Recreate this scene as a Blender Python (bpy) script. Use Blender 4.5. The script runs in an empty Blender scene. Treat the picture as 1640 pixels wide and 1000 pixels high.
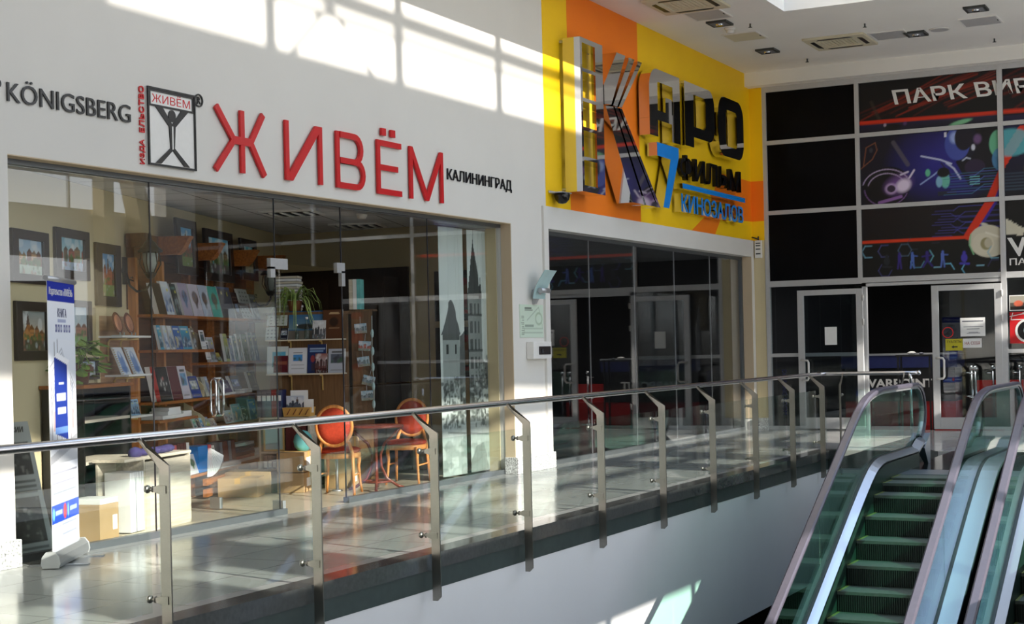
import bpy, math, random
import numpy as np
from mathutils import Vector, Matrix

random.seed(7)
SC = bpy.context.scene
COL = SC.collection
PI = math.pi
def R(a): return math.radians(a)

# ------------------------------------------------------------------ camera
CAM_POS = Vector((0.0, -8.176, 1.5))
YAW, ROLL, F_PX = 0.471955, 0.0225462, 2432.7
fw = Vector((math.cos(YAW), math.sin(YAW), 0))
r0 = Vector((math.sin(YAW), -math.cos(YAW), 0))
d0 = Vector((0, 0, -1))
cr, sr = math.cos(ROLL), math.sin(ROLL)
cx = cr * r0 + sr * d0
cy = -sr * r0 + cr * d0
cam = bpy.data.cameras.new('camera')
cam.sensor_width = 36.0
cam.lens = F_PX / 1640 * 36.0
cam.shift_y = 57.5 / 1640
cam.clip_end = 400
camo = bpy.data.objects.new('camera', cam)
COL.objects.link(camo)
m = Matrix((cx, -cy, -fw)).transposed().to_4x4()
m.translation = CAM_POS
camo.matrix_world = m
SC.camera = camo

# ------------------------------------------------------------------ sky, sun, exposure
SKY_STRENGTH = 2.75
SUN_STRENGTH = 9.0
SC.view_settings.view_transform = 'Standard'
SC.view_settings.look = 'None'
SC.view_settings.gamma = 1.0
SC.view_settings.use_curve_mapping = False
SC.view_settings.exposure = 0.04
w = bpy.data.worlds.new('sky')
SC.world = w
w.use_nodes = True
nt = w.node_tree
nt.nodes.clear()
tc = nt.nodes.new('ShaderNodeTexCoord')
sx = nt.nodes.new('ShaderNodeSeparateXYZ')
rmp = nt.nodes.new('ShaderNodeValToRGB')
bg = nt.nodes.new('ShaderNodeBackground')
wo = nt.nodes.new('ShaderNodeOutputWorld')
nt.links.new(tc.outputs['Generated'], sx.inputs[0])
nt.links.new(sx.outputs['Z'], rmp.inputs[0])
e = rmp.color_ramp.elements
e[0].position = 0.0; e[0].color = (0.34, 0.33, 0.31, 1)
e[1].position = 1.0; e[1].color = (0.50, 0.68, 1.0, 1)
x = e.new(0.02); x.color = (1.0, 1.0, 0.98, 1)
x = e.new(0.25); x.color = (0.78, 0.88, 1.0, 1)
bg.inputs['Strength'].default_value = SKY_STRENGTH
nt.links.new(rmp.outputs[0], bg.inputs[0])
nt.links.new(bg.outputs[0], wo.inputs[0])
sun = bpy.data.lights.new('sun', 'SUN')
sun.energy = SUN_STRENGTH
sun.angle = R(0.53)
sun.color = (1.0, 0.94, 0.85)
suno = bpy.data.objects.new('sun', sun)
COL.objects.link(suno)
SUN_DIR = Vector((0.575, 2.13, -1.0)).normalized()
suno.rotation_euler = SUN_DIR.to_track_quat('-Z', 'Y').to_euler()
suno.location = (-2, -20, 20)
SC.cycles.transparent_max_bounces = 32
SC.cycles.max_bounces = 10
SC.cycles.diffuse_bounces = 5
SC.cycles.sample_clamp_indirect = 6
SC.cycles.use_denoising = True
SC.cycles.caustics_reflective = False
SC.cycles.caustics_refractive = False

# ------------------------------------------------------------------ helpers
def lin(c):
    if isinstance(c, str):
        c = c.lstrip('#'); c = tuple(int(c[i:i+2], 16) for i in (0, 2, 4))
    return tuple(((v/255/12.92) if v/255 <= .04045 else ((v/255+.055)/1.055)**2.4) for v in c)

def tag(o, label=None, cat=None, group=None, kind=None):
    if label: o['label'] = label
    if cat: o['category'] = cat
    if group: o['group'] = group
    if kind: o['kind'] = kind
    return o

def T(name, label, cat, loc=(0, 0, 0), rz=0.0, group=None):
    o = bpy.data.objects.new(name, None)
    o.empty_display_size = 0.1
    COL.objects.link(o)
    o.location = loc
    o.rotation_euler = (0, 0, rz)
    return tag(o, label, cat, group)

class MB:
    def __init__(s):
        s.v = []; s.f = []; s.sm = []
    def add(s, vs, fs, smooth=False):
        b = len(s.v)
        s.v += [tuple(p) for p in vs]
        s.f += [tuple(i + b for i in q) for q in fs]
        s.sm += [smooth] * len(fs)
        return s
    def box(s, a, b):
        x0, y0, z0 = (min(a[i], b[i]) for i in range(3))
        x1, y1, z1 = (max(a[i], b[i]) for i in range(3))
        return s.add([(x0,y0,z0),(x1,y0,z0),(x1,y1,z0),(x0,y1,z0),(x0,y0,z1),(x1,y0,z1),(x1,y1,z1),(x0,y1,z1)],
                     [(0,3,2,1),(4,5,6,7),(0,1,5,4),(1,2,6,5),(2,3,7,6),(3,0,4,7)])
    def hexa(s, p):      # 8 points: bottom 4 ccw, top 4 ccw
        return s.add(p, [(0,3,2,1),(4,5,6,7),(0,1,5,4),(1,2,6,5),(2,3,7,6),(3,0,4,7)])
    def bar(s, p, q, w, h=None, up=(0,0,1)):
        h = h or w
        p, q = Vector(p), Vector(q); d = (q-p).normalized(); up = Vector(up)
        a = d.cross(up)
        if a.length < 1e-4: a = d.cross(Vector((1,0,0)))
        a.normalize(); b = a.cross(d).normalized()
        o = [(-a*w/2-b*h/2), (a*w/2-b*h/2), (a*w/2+b*h/2), (-a*w/2+b*h/2)]
        return s.add([p+i for i in o]+[q+i for i in o], [(0,1,2,3),(7,6,5,4),(0,4,5,1),(1,5,6,2),(2,6,7,3),(3,7,4,0)])
    def prism(s, pts, O, U, V, N, depth):   # polygon pts ccw in (U,V); front at O+N*depth, back at O
        O, U, V, N = Vector(O), Vector(U), Vector(V), Vector(N)
        n = len(pts)
        a = [O+U*p[0]+V*p[1]+N*depth for p in pts]
        b = [O+U*p[0]+V*p[1] for p in pts]
        fs = [tuple(range(n)), tuple(range(2*n-1, n-1, -1))]
        fs += [(i, i+n, (i+1) % n+n, (i+1) % n) for i in range(n)]
        return s.add(a+b, fs)
    def ringprism(s, outer, inner, O, U, V, N, depth):
        O, U, V, N = Vector(O), Vector(U), Vector(V), Vector(N)
        n = len(outer)
        P = lambda p, k: O+U*p[0]+V*p[1]+N*(depth*k)
        vs = [P(p,1) for p in outer]+[P(p,1) for p in inner]+[P(p,0) for p in outer]+[P(p,0) for p in inner]
        fs = []
        for i in range(n):
            j = (i+1) % n
            fs += [(i, j, n+j, n+i), (2*n+j, 2*n+i, 3*n+i, 3*n+j), (i, 2*n+i, 2*n+j, j), (n+j, 3*n+j, 3*n+i, n+i)]
        return s.add(vs, fs)
    def tube(s, path, r, n=10, closed=False, caps=True):
        P = [Vector(p) for p in path]; m = len(P)
        rr = r if isinstance(r, (list, tuple)) else [r]*m
        rings = []; ref = None
        for i in range(m):
            if closed: d = P[(i+1) % m]-P[i-1]
            else: d = P[min(i+1, m-1)]-P[max(i-1, 0)]
            d.normalize()
            if ref is None:
                ref = Vector((0,0,1)) if abs(d.z) < .9 else Vector((1,0,0))
            a = ref - d*ref.dot(d)
            if a.length < 1e-5: a = d.orthogonal()
            a.normalize(); ref = a; b = d.cross(a)
            rings.append([P[i]+(a*math.cos(2*PI*k/n)+b*math.sin(2*PI*k/n))*rr[i] for k in range(n)])
        vs = [v for g in rings for v in g]; fs = []
        for i in range(m if closed else m-1):
            j = (i+1) % m
            for k in range(n):
                l = (k+1) % n
                fs.append((i*n+k, i*n+l, j*n+l, j*n+k))
        s.add(vs, fs, True)
        if caps and not closed:
            b = len(s.v)-len(vs)
            s.f += [tuple(b+k for k in range(n-1, -1, -1)), tuple(b+(m-1)*n+k for k in range(n))]; s.sm += [False, False]
        return s
    def lathe(s, prof, c, n=20, ax=(0,0,1)):   # prof [(r,h)] bottom to top
        c, A = Vector(c), Vector(ax).normalized(); a = A.orthogonal().normalized(); b = A.cross(a)
        vs = []
        for r, h in prof:
            r = max(r, 1e-4)
            vs += [c+A*h+(a*math.cos(2*PI*k/n)+b*math.sin(2*PI*k/n))*r for k in range(n)]
        fs = []
        for i in range(len(prof)-1):
            for k in range(n):
                l = (k+1) % n
                fs.append((i*n+k, i*n+l, (i+1)*n+l, (i+1)*n+k))
        m = len(prof)
        s.add(vs, fs, True)
        b0 = len(s.v)-len(vs)
        s.f += [tuple(b0+k for k in range(n-1, -1, -1)), tuple(b0+(m-1)*n+k for k in range(n))]; s.sm += [False, False]
        return s
    def ball(s, c, r, n=12, sq=(1,1,1)):
        c = Vector(c); m = n//2
        pr = [(math.sin(PI*i/m)*r, -math.cos(PI*i/m)*r) for i in range(m+1)]
        k0 = len(s.v); s.lathe(pr, (0,0,0), n)
        for i in range(k0, len(s.v)):
            v = s.v[i]; s.v[i] = (c.x+v[0]*sq[0], c.y+v[1]*sq[1], c.z+v[2]*sq[2])
        return s
    def text(s, body, O, U, V, w, h, depth=0.01, slant=0.0, bold=0.0):
        cu = bpy.data.curves.new('t', 'FONT'); cu.body = body; cu.extrude = 0.5; cu.resolution_u = 4; cu.offset = bold
        ob = bpy.data.objects.new('t', cu); COL.objects.link(ob)
        dg = bpy.context.evaluated_depsgraph_get(); dg.update()
        me = bpy.data.meshes.new_from_object(ob.evaluated_get(dg))
        co = np.zeros(len(me.vertices)*3); me.vertices.foreach_get('co', co); co = co.reshape(-1, 3)
        fs = [tuple(p.vertices) for p in me.polygons]
        bpy.data.objects.remove(ob); bpy.data.curves.remove(cu); bpy.data.meshes.remove(me)
        mn, mx = co.min(0), co.max(0)
        O, U, V = Vector(O), Vector(U), Vector(V); N = U.cross(V)
        vs = []
        for p in co:
            a = (p[0]-mn[0])/(mx[0]-mn[0])*w; b = (p[1]-mn[1])/(mx[1]-mn[1])*h
            vs.append(O+U*(a+slant*b)+V*b+N*((p[2]+.5)*depth))
        return s.add(vs, fs)
    def mesh(s, name, mat):
        me = bpy.data.meshes.new(name)
        me.from_pydata(s.v, [], s.f)
        me.polygons.foreach_set('use_smooth', s.sm)
        me.update()
        if mat: me.materials.append(mat)
        return me
    def build(s, name, mat, parent=None, loc=None, rz=0.0, bevel=0.0):
        o = bpy.data.objects.new(name, s.mesh(name, mat))
        COL.objects.link(o)
        if parent: o.parent = parent
        if loc is not None: o.location = loc
        o.rotation_euler = (0, 0, rz)
        if bevel:
            b = o.modifiers.new('bevel', 'BEVEL'); b.width = bevel; b.segments = 2; b.limit_method = 'ANGLE'; b.angle_limit = R(40)
        return o

def S(name, mb, mat, **k):
    return tag(mb.build(name, mat, **k), kind='structure')
def BX(a, b): return MB().box(a, b)

def copy_tree(o, parent=None):
    c = o.copy(); COL.objects.link(c)
    if parent: c.parent = parent
    for ch in list(o.children): copy_tree(ch, c)
    return c

# ------------------------------------------------------------------ materials
def nodes(name):
    ma = bpy.data.materials.new(name); ma.use_nodes = True
    n = ma.node_tree; n.nodes.clear()
    out = n.nodes.new('ShaderNodeOutputMaterial')
    return ma, n, out
def mat(name, col, rough=.5, metal=0.0, var=.06, scale=8.0, bump=0.0, stretch=None, spec=.5, col2=None, coat=0.0, trans=None):
    ma, n, out = nodes(name)
    p = n.nodes.new('ShaderNodeBsdfPrincipled')
    tc = n.nodes.new('ShaderNodeTexCoord')
    mp = n.nodes.new('ShaderNodeMapping')
    if stretch: mp.inputs['Scale'].default_value = stretch
    nz = n.nodes.new('ShaderNodeTexNoise'); nz.inputs['Scale'].default_value = scale; nz.inputs['Detail'].default_value = 5
    rp = n.nodes.new('ShaderNodeValToRGB')
    c = lin(col); c2 = lin(col2) if col2 else c
    rp.color_ramp.elements[0].position = .3; rp.color_ramp.elements[1].position = .7
    rp.color_ramp.elements[0].color = tuple(max(0, v*(1-var)) for v in c)+(1,)
    rp.color_ramp.elements[1].color = tuple(min(1, v*(1+var)) for v in c2)+(1,)
    n.links.new(tc.outputs['Object'], mp.inputs[0]); n.links.new(mp.outputs[0], nz.inputs[0])
    n.links.new(nz.outputs['Fac'], rp.inputs[0]); n.links.new(rp.outputs[0], p.inputs['Base Color'])
    p.inputs['Roughness'].default_value = rough; p.inputs['Metallic'].default_value = metal
    p.inputs['Specular IOR Level'].default_value = spec
    if coat: p.inputs['Coat Weight'].default_value = coat
    if bump:
        b = n.nodes.new('ShaderNodeBump'); b.inputs['Strength'].default_value = bump; b.inputs['Distance'].default_value = .01
        n.links.new(nz.outputs['Fac'], b.inputs['Height']); n.links.new(b.outputs[0], p.inputs['Normal'])
    n.links.new(p.outputs[0], out.inputs[0])
    return ma
def wood(name, c1, c2, rough=.45, scale=3.0, along='x'):
    st = {'x': (1, 14, 14), 'y': (14, 1, 14), 'z': (14, 14, 1)}[along]
    return mat(name, c1, rough, 0, .12, scale, .05, st, .4, c2)
def glass(name, tint=(1,1,1), ior=1.5, gain=1.0):
    ma, n, out = nodes(name)
    tr = n.nodes.new('ShaderNodeBsdfTransparent'); tr.inputs[0].default_value = tuple(tint)+(1,)
    gl = n.nodes.new('ShaderNodeBsdfGlossy'); gl.inputs['Roughness'].default_value = 0.0
    fr = n.nodes.new('ShaderNodeFresnel'); ge = n.nodes.new('ShaderNodeNewGeometry')
    mr = n.nodes.new('ShaderNodeMapRange'); mr.inputs[3].default_value = ior; mr.inputs[4].default_value = 1/ior
    n.links.new(ge.outputs['Backfacing'], mr.inputs[0]); n.links.new(mr.outputs[0], fr.inputs[0])
    mx = n.nodes.new('ShaderNodeMixShader')
    if gain != 1.0:
        mu = n.nodes.new('ShaderNodeMath'); mu.operation = 'MULTIPLY'; mu.inputs[1].default_value = gain; mu.use_clamp = True
        n.links.new(fr.outputs[0], mu.inputs[0]); n.links.new(mu.outputs[0], mx.inputs[0])
    else:
        n.links.new(fr.outputs[0], mx.inputs[0])
    n.links.new(tr.outputs[0], mx.inputs[1]); n.links.new(gl.outputs[0], mx.inputs[2])
    n.links.new(mx.outputs[0], out.inputs[0])
    return ma
def print_mat(name, rough=.45, spec=.4):
    ma, n, out = nodes(name)
    p = n.nodes.new('ShaderNodeBsdfPrincipled'); a = n.nodes.new('ShaderNodeAttribute'); a.attribute_name = 'ink'
    n.links.new(a.outputs['Color'], p.inputs['Base Color'])
    p.inputs['Roughness'].default_value = rough; p.inputs['Specular IOR Level'].default_value = spec
    n.links.new(p.outputs[0], out.inputs[0])
    return ma

M = {}
def mk(k, *a, **kw): M[k] = mat(k, *a, **kw)
mk('white_wall', (220, 217, 211), .85, var=.02, scale=1.5)
mk('lower_wall', (226, 226, 226), .8, var=.03, scale=1.0)
mk('light_stone', (236, 232, 224), .5, var=.03, scale=2)  # pale surface for unseen floors, chosen to bounce light upwards
mk('ceiling', (243, 241, 236), .9, var=.03, scale=.8)
mk('soffit', (232, 222, 204), .85, var=.02, scale=2)
mk('yellow', (255, 205, 0), .6, var=.03, scale=2)
mk('orange', (255, 130, 8), .6, var=.03, scale=2)
mk('cream', (208, 194, 156), .85, var=.03, scale=2)
mk('shop_ceiling', (200, 202, 206), .9, var=.02, scale=2)
mk('granite', (160, 158, 158), .35, var=.6, scale=60, col2=(225, 222, 220))
mk('kerb', (78, 80, 78), .12, var=.15, scale=30)
mk('fascia', (62, 72, 70), .35, var=.12, scale=12)
mk('alu', (190, 191, 194), .38, .75, var=.03, scale=20)
mk('frame_paint', (196, 196, 196), .45, .2, var=.02, scale=20)
mk('steel', (150, 147, 140), .3, 1.0, var=.05, scale=40, stretch=(1, 1, 12))
mk('rail_steel', (190, 188, 190), .2, 1.0, var=.04, scale=30, stretch=(8, 1, 1))
mk('chrome', (225, 225, 228), .03, 1.0, var=.01, scale=5)
mk('panel_black', (6, 6, 9), .35, var=.2, scale=3, spec=.12)
mk('rail_base', (112, 116, 120), .4, .6, var=.03, scale=20)
mk('step_line', (128, 136, 70), .5, var=.1, scale=20)
mk('black', (16, 16, 18), .4, var=.15, scale=20)
mk('sign_black', (14, 14, 18), .25, var=.15, scale=20)
mk('red_sign', (205, 18, 24), .35, var=.04, scale=10)
mk('blue_sign', (20, 135, 225), .35, var=.04, scale=10)
mk('white_plastic', (232, 230, 226), .4, var=.02, scale=20)
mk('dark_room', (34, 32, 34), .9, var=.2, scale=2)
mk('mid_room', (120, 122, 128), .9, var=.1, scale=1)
mk('lower_floor', (120, 118, 112), .35, var=.1, scale=2)
mk('beige', (226, 208, 170), .6, var=.03, scale=3)
mk('cassette', (214, 206, 180), .6, var=.02, scale=10)
mk('vent_dark', (58, 62, 60), .6, var=.2, scale=20)
mk('rubber', (42, 41, 46), .35, var=.1, scale=30)
mk('handrail', (88, 84, 96), .3, var=.05, scale=15)
mk('deck', (178, 184, 196), .3, .85, var=.03, scale=20, stretch=(1, 12, 12))
mk('skirt', (52, 70, 64), .35, .4, var=.1, scale=10)
mk('riser', (66, 74, 70), .4, .5, var=.1, scale=30)
mk('step_tread', (104, 112, 106), .5, .2, var=.1, scale=30)
mk('groove', (20, 26, 24), .6, var=.2, scale=30)
mk('plate_dark', (40, 42, 44), .12, .6, var=.1, scale=20)
mk('paper', (238, 238, 236), .7, var=.02, scale=20)
mk('red_cover', (200, 20, 16), .4, var=.1, scale=5)
mk('card', (176, 146, 104), .8, var=.06, scale=8)
mk('cloth_purple', (58, 50, 98), .9, var=.15, scale=20)
mk('leaf', (86, 130, 40), .5, var=.25, scale=8, col2=(140, 170, 70))
mk('leaf_pale', (128, 160, 84), .5, var=.25, scale=8, col2=(170, 190, 110))
mk('pot', (120, 72, 48), .7, var=.1, scale=12)
mk('bronze', (52, 48, 42), .4, .6, var=.2, scale=20)
mk('lamp_glass', (170, 180, 176), .15, var=.1, scale=10)
mk('frosted', (176, 206, 208), .35, var=.03, scale=10)
mk('plate_mint', (206, 222, 204), .3, var=.02, scale=10)
mk('blind', (214, 226, 220), .7, var=.03, scale=10)
mk('velvet', (170, 52, 22), .85, var=.15, scale=40)
mk('frame_dark', (40, 28, 24), .35, var=.25, scale=14)
mk('dark_brown', (48, 32, 20), .6, var=.2, scale=4, stretch=(8, 8, 1))
mk('yellow_sign', (196, 186, 40), .5, var=.05, scale=10)
mk('tan', (208, 188, 158), .85, var=.02, scale=2)  # white wall paint with its warm shade put into the colour
mk('copper', (206, 140, 104), .4, .2, var=.2, scale=14)
mk('red_plate', (200, 24, 30), .45, var=.05, scale=10)
mk('navy', (26, 34, 84), .5, var=.1, scale=10)
mk('pink', (214, 84, 96), .6, var=.1, scale=10)
mk('maroon', (92, 34, 32), .6, var=.15, scale=10)
mk('ochre', (206, 160, 84), .7, var=.08, scale=10)
mk('grey_cover', (110, 112, 122), .6, var=.15, scale=10)
mk('teal_bag', (110, 190, 190), .6, var=.15, scale=10)
mk('red_book', (150, 26, 24), .5, var=.1, scale=10)
mk('gold', (205, 175, 110), .4, .3, var=.1, scale=10)
mk('roof_dark', (70, 72, 74), .8, var=.1, scale=1)
mk('shop_floor', (188, 176, 156), .3, var=.05, scale=2)
M['wood'] = wood('wood', (140, 80, 30), (164, 100, 42))
M['wood_dark'] = wood('wood_dark', (88, 50, 22), (110, 66, 30))
M['wood_lit'] = wood('wood_lit', (186, 120, 62), (204, 140, 78), along='z')  # paler copy of the wood, sunlight put into the colour
M['ply'] = wood('ply', (148, 108, 76), (170, 130, 94))
M['laminate'] = wood('laminate', (206, 196, 176), (218, 208, 188))
M['board_brown'] = wood('board_brown', (104, 76, 48), (122, 90, 58), along='z')
M['chair_wood'] = wood('chair_wood', (206, 132, 64), (222, 150, 84), .35, along='z')
M['table_wood'] = wood('table_wood', (110, 46, 30), (130, 58, 40), .25)
M['shop_glass'] = glass('shop_glass', (.98, .99, .985), 1.5, 1.2)
M['rail_glass'] = glass('rail_glass', (.94, .975, .96), 1.45)
M['door_glass'] = glass('door_glass', (.72, .76, .78), 1.5)
M['green_glass'] = glass('green_glass', (.64, .87, .79), 1.6, 1.2)
M['bottle_glass'] = glass('bottle_glass', (.7, .8, .78), 1.5)
M['print'] = print_mat('print', .4)
M['print_matte'] = print_mat('print_matte', .75, .2)
def tile_mat():
    ma, n, out = nodes('floor_tiles')
    p = n.nodes.new('ShaderNodeBsdfPrincipled'); tc = n.nodes.new('ShaderNodeTexCoord')
    br = n.nodes.new('ShaderNodeTexBrick')
    br.offset = 0.0; br.squash = 1.0
    br.inputs['Color1'].default_value = lin((166, 166, 164))+(1,); br.inputs['Color2'].default_value = lin((174, 173, 170))+(1,)
    br.inputs['Mortar'].default_value = lin((104, 104, 102))+(1,)
    br.inputs['Scale'].default_value = 1.0; br.inputs['Mortar Size'].default_value = .004; br.inputs['Brick Width'].default_value = .6; br.inputs['Row Height'].default_value = .6
    n.links.new(tc.outputs['Object'], br.inputs['Vector'])
    n.links.new(br.outputs['Color'], p.inputs['Base Color'])
    nz = n.nodes.new('ShaderNodeTexNoise'); nz.inputs['Scale'].default_value = 2.0
    mr = n.nodes.new('ShaderNodeMapRange'); mr.inputs[3].default_value = .1; mr.inputs[4].default_value = .22
    n.links.new(tc.outputs['Object'], nz.inputs[0]); n.links.new(nz.outputs['Fac'], mr.inputs[0]); n.links.new(mr.outputs[0], p.inputs['Roughness'])
    n.links.new(p.outputs[0], out.inputs[0])
    return ma
M['tiles'] = tile_mat()
def grid_ceiling():
    ma, n, out = nodes('grid_ceiling')
    p = n.nodes.new('ShaderNodeBsdfPrincipled'); tc = n.nodes.new('ShaderNodeTexCoord'); br = n.nodes.new('ShaderNodeTexBrick')
    br.offset = 0.0
    br.inputs['Color1'].default_value = lin((206, 208, 212))+(1,); br.inputs['Color2'].default_value = lin((200, 203, 208))+(1,)
    br.inputs['Mortar'].default_value = lin((96, 96, 98))+(1,)
    br.inputs['Scale'].default_value = 1.0; br.inputs['Mortar Size'].default_value = .008; br.inputs['Brick Width'].default_value = .6; br.inputs['Row Height'].default_value = .6
    n.links.new(tc.outputs['Object'], br.inputs['Vector']); n.links.new(br.outputs['Color'], p.inputs['Base Color'])
    p.inputs['Roughness'].default_value = .9
    n.links.new(p.outputs[0], out.inputs[0])
    return ma
M['grid_ceiling'] = grid_ceiling()

# ------------------------------------------------------------------ printed surfaces
class Art:          # a small picture in metres, painted onto a fine grid mesh
    def __init__(s, w, h, nx, ny, bg):
        s.w, s.h, s.nx, s.ny = w, h, nx, ny
        s.a = np.zeros((ny+1, nx+1, 3)); s.a[:] = lin(bg)
        s.X, s.Y = np.meshgrid(np.linspace(0, w, nx+1), np.linspace(0, h, ny+1))
        s.px = max(w/nx, h/ny)
    def mix(s, m, c, al=1.0):
        m = np.clip(m, 0, 1)[..., None]*al; s.a = s.a*(1-m)+np.array(lin(c))*m; return s
    def grad(s, c0, c1, y0=0, y1=None, x0=-9, x1=99):
        y1 = s.h if y1 is None else y1
        t = np.clip((s.Y-y0)/(y1-y0), 0, 1)[..., None]; m = ((s.Y >= y0) & (s.Y <= y1) & (s.X >= x0) & (s.X <= x1))[..., None]
        s.a = np.where(m, np.array(lin(c0))*(1-t)+np.array(lin(c1))*t, s.a); return s
    def rect(s, x0, y0, x1, y1, c, al=1.0):
        return s.mix(((s.X >= x0) & (s.X <= x1) & (s.Y >= y0) & (s.Y <= y1)).astype(float), c, al)
    def line(s, p, q, wd, c, al=1.0):
        p, q = np.array(p), np.array(q); d = q-p; L = max(d@d, 1e-9)
        t = np.clip(((s.X-p[0])*d[0]+(s.Y-p[1])*d[1])/L, 0, 1)
        D = np.hypot(s.X-p[0]-t*d[0], s.Y-p[1]-t*d[1])
        return s.mix((wd/2-D)/s.px+.5, c, al)
    def path(s, pts, wd, c, al=1.0):
        for a, b in zip(pts[:-1], pts[1:]): s.line(a, b, wd, c, al)
        return s
    def ell(s, cx, cy, rx, ry, c, al=1.0, ang=0.0, soft=0.0):
        ca, sa = math.cos(ang), math.sin(ang); x = (s.X-cx)*ca+(s.Y-cy)*sa; y = -(s.X-cx)*sa+(s.Y-cy)*ca
        D = (1-np.hypot(x/rx, y/ry))*min(rx, ry)
        return s.mix(D/(soft or s.px)+(.5 if not soft else 0), c, al)
    def poly(s, pts, c, al=1.0):
        ins = np.zeros(s.X.shape, bool); n = len(pts)
        for i in range(n):
            (x1, y1), (x2, y2) = pts[i], pts[(i+1) % n]
            if y1 == y2: continue
            k = ((y1 > s.Y) != (y2 > s.Y)) & (s.X < (x2-x1)*(s.Y-y1)/(y2-y1)+x1); ins ^= k
        return s.mix(ins.astype(float), c, al)
    def speck(s, n, cols, y0, y1, r0, r1, rng, x0=0, x1=None, al=.8):
        x1 = s.w if x1 is None else x1
        for _ in range(n):
            s.ell(rng.uniform(x0, x1), rng.uniform(y0, y1), rng.uniform(r0, r1), rng.uniform(r0, r1), rng.choice(cols), al)
        return s
    def build(s, name, O, U, V, parent=None, mat_='print', kind=None):
        O, U, V = Vector(O), Vector(U), Vector(V)
        n1, n2 = s.nx+1, s.ny+1
        co = np.empty((n2, n1, 3))
        for k in range(3): co[..., k] = O[k]+s.X*U[k]+s.Y*V[k]
        idx = np.arange(n1*n2).reshape(n2, n1)
        q = np.stack([idx[:-1, :-1], idx[:-1, 1:], idx[1:, 1:], idx[1:, :-1]], -1).reshape(-1, 4)
        me = bpy.data.meshes.new(name)
        me.vertices.add(n1*n2); me.vertices.foreach_set('co', co.reshape(-1))
        me.loops.add(q.size); me.loops.foreach_set('vertex_index', q.reshape(-1).astype(np.int32))
        me.polygons.add(len(q)); me.polygons.foreach_set('loop_start', np.arange(0, q.size, 4, dtype=np.int32))
        me.update(calc_edges=True)
        at = me.color_attributes.new('ink', 'FLOAT_COLOR', 'POINT')
        at.data.foreach_set('color', np.concatenate([s.a, np.ones((n2, n1, 1))], -1).reshape(-1).astype(np.float32))
        me.materials.append(M[mat_])
        o = bpy.data.objects.new(name, me); COL.objects.link(o)
        if parent: o.parent = parent
        if kind: o['kind'] = kind
        return o

def townscape(w, h, nx, ny, seed, sky=((150, 185, 215), (205, 220, 230)), bld=((150, 90, 60), (190, 150, 110), (120, 70, 50)), ground=(150, 160, 150), spire=None, trees=True):
    g = random.Random(seed)
    a = Art(w, h, nx, ny, sky[0]); a.grad(sky[1], sky[0], h*.35, h)
    a.speck(6, [(235, 238, 240)], h*.6, h*.95, w*.06, w*.16, g, al=.4)
    x = -.05*w
    while x < w:
        bw = g.uniform(.14, .26)*w; bh = h*g.uniform(.42, .66); c = g.choice(bld)
        a.rect(x, 0, x+bw, bh, c); a.poly([(x-.01*w, bh), (x+bw/2, bh+.12*h), (x+bw+.01*w, bh)], tuple(int(v*.7) for v in c))
        for i in range(3):
            for j in range(3):
                a.rect(x+bw*(.18+.27*i), bh-h*(.07+.09*j)-h*.03, x+bw*(.3+.27*i), bh-h*(.07+.09*j), (60, 56, 60), .8)
        x += bw*g.uniform(.9, 1.25)
    if spire:
        cx = spire*w; a.rect(cx-.07*w, 0, cx+.07*w, h*.66, bld[0]); a.poly([(cx-.08*w, h*.66), (cx, h*.95), (cx+.08*w, h*.66)], (90, 70, 60))
        a.poly([(cx-.3*w, h*.3), (cx-.05*w, h*.6), (cx+.22*w, h*.3)], bld[1])
    if trees: a.speck(14, [(70, 100, 50), (90, 120, 60), (60, 85, 50)], h*.28, h*.42, w*.03, w*.08, g)
    a.rect(0, 0, w, h*.26, ground); a.speck(16, [(200, 210, 215), (90, 120, 80), (170, 110, 100)], 0, h*.25, w*.02, w*.06, g, al=.5)
    return a
# ================================================================== THE BUILDING
XU, ZU, NF = (1,0,0), (0,0,1), (0,-1,0)      # facade axes
YB, NB = (0,-1,0), (-1,0,0)                  # back wall axes
VOID_X = 20.5
# floors and slab
fl = MB().box((-8, -2.365, -.25), (20.69, .14, 0)).box((20.69, -4.02, -.25), (25.2, .14, 0))
fl.box((20.5, -5.4, -.25), (25.2, -4.02, 0))
S('floor_landing', BX((20.5, -11.7, -.25), (25.2, -5.4, 0)), M['light_stone'])  # unseen stretch of floor, made pale to bounce sun onto the ceiling
S('floor', fl, M['tiles'])
S('floor_gallery', BX((11, -11.7, -.3), (20.5, -7.3, 0)), M['light_stone'])  # unseen floor, paled as a reflector for the far end
S('floor_gallery_near', BX((-8, -11.7, -.3), (11, -7.3, 0)), M['rail_base'])  # unseen floor, kept dark to cut bounce on the near shop front
S('floor_shop', BX((6, .14, -.2), (16.5, 4.2, -.001)), M['shop_floor'])
S('floor_lower', BX((-8, -14, -5.4), (30, 0, -5.2)), M['lower_floor'])
S('wall_lower', MB().box((-8, -2.53, -1.7), (20.56, -2.3, -.262)).box((20.55, -7.3, -1.7), (20.8, -2.3, -.262)), M['lower_wall'])
S('ceiling_lower', MB().box((-8, -2.5, -1.72), (21, .1, -1.6)), M['black'])
S('wall_lower_rear', MB().box((-8, -.6, -5.2), (30, -.4, -1.7)).box((21.5, -12, -5.2), (21.7, 0, -1.7)), M['dark_room'])
S('trim_kerb', MB().box((-8, -2.556, -.115), (20.5, -2.365, .002)).box((20.5, -4.02, -.115), (20.69, -2.365, .002)), M['kerb'])
S('trim_fascia', MB().box((-8, -2.535, -.265), (20.5, -2.4, -.115)).box((20.522, -4.02, -.265), (20.7, -2.4, -.115)), M['fascia'])

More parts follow.
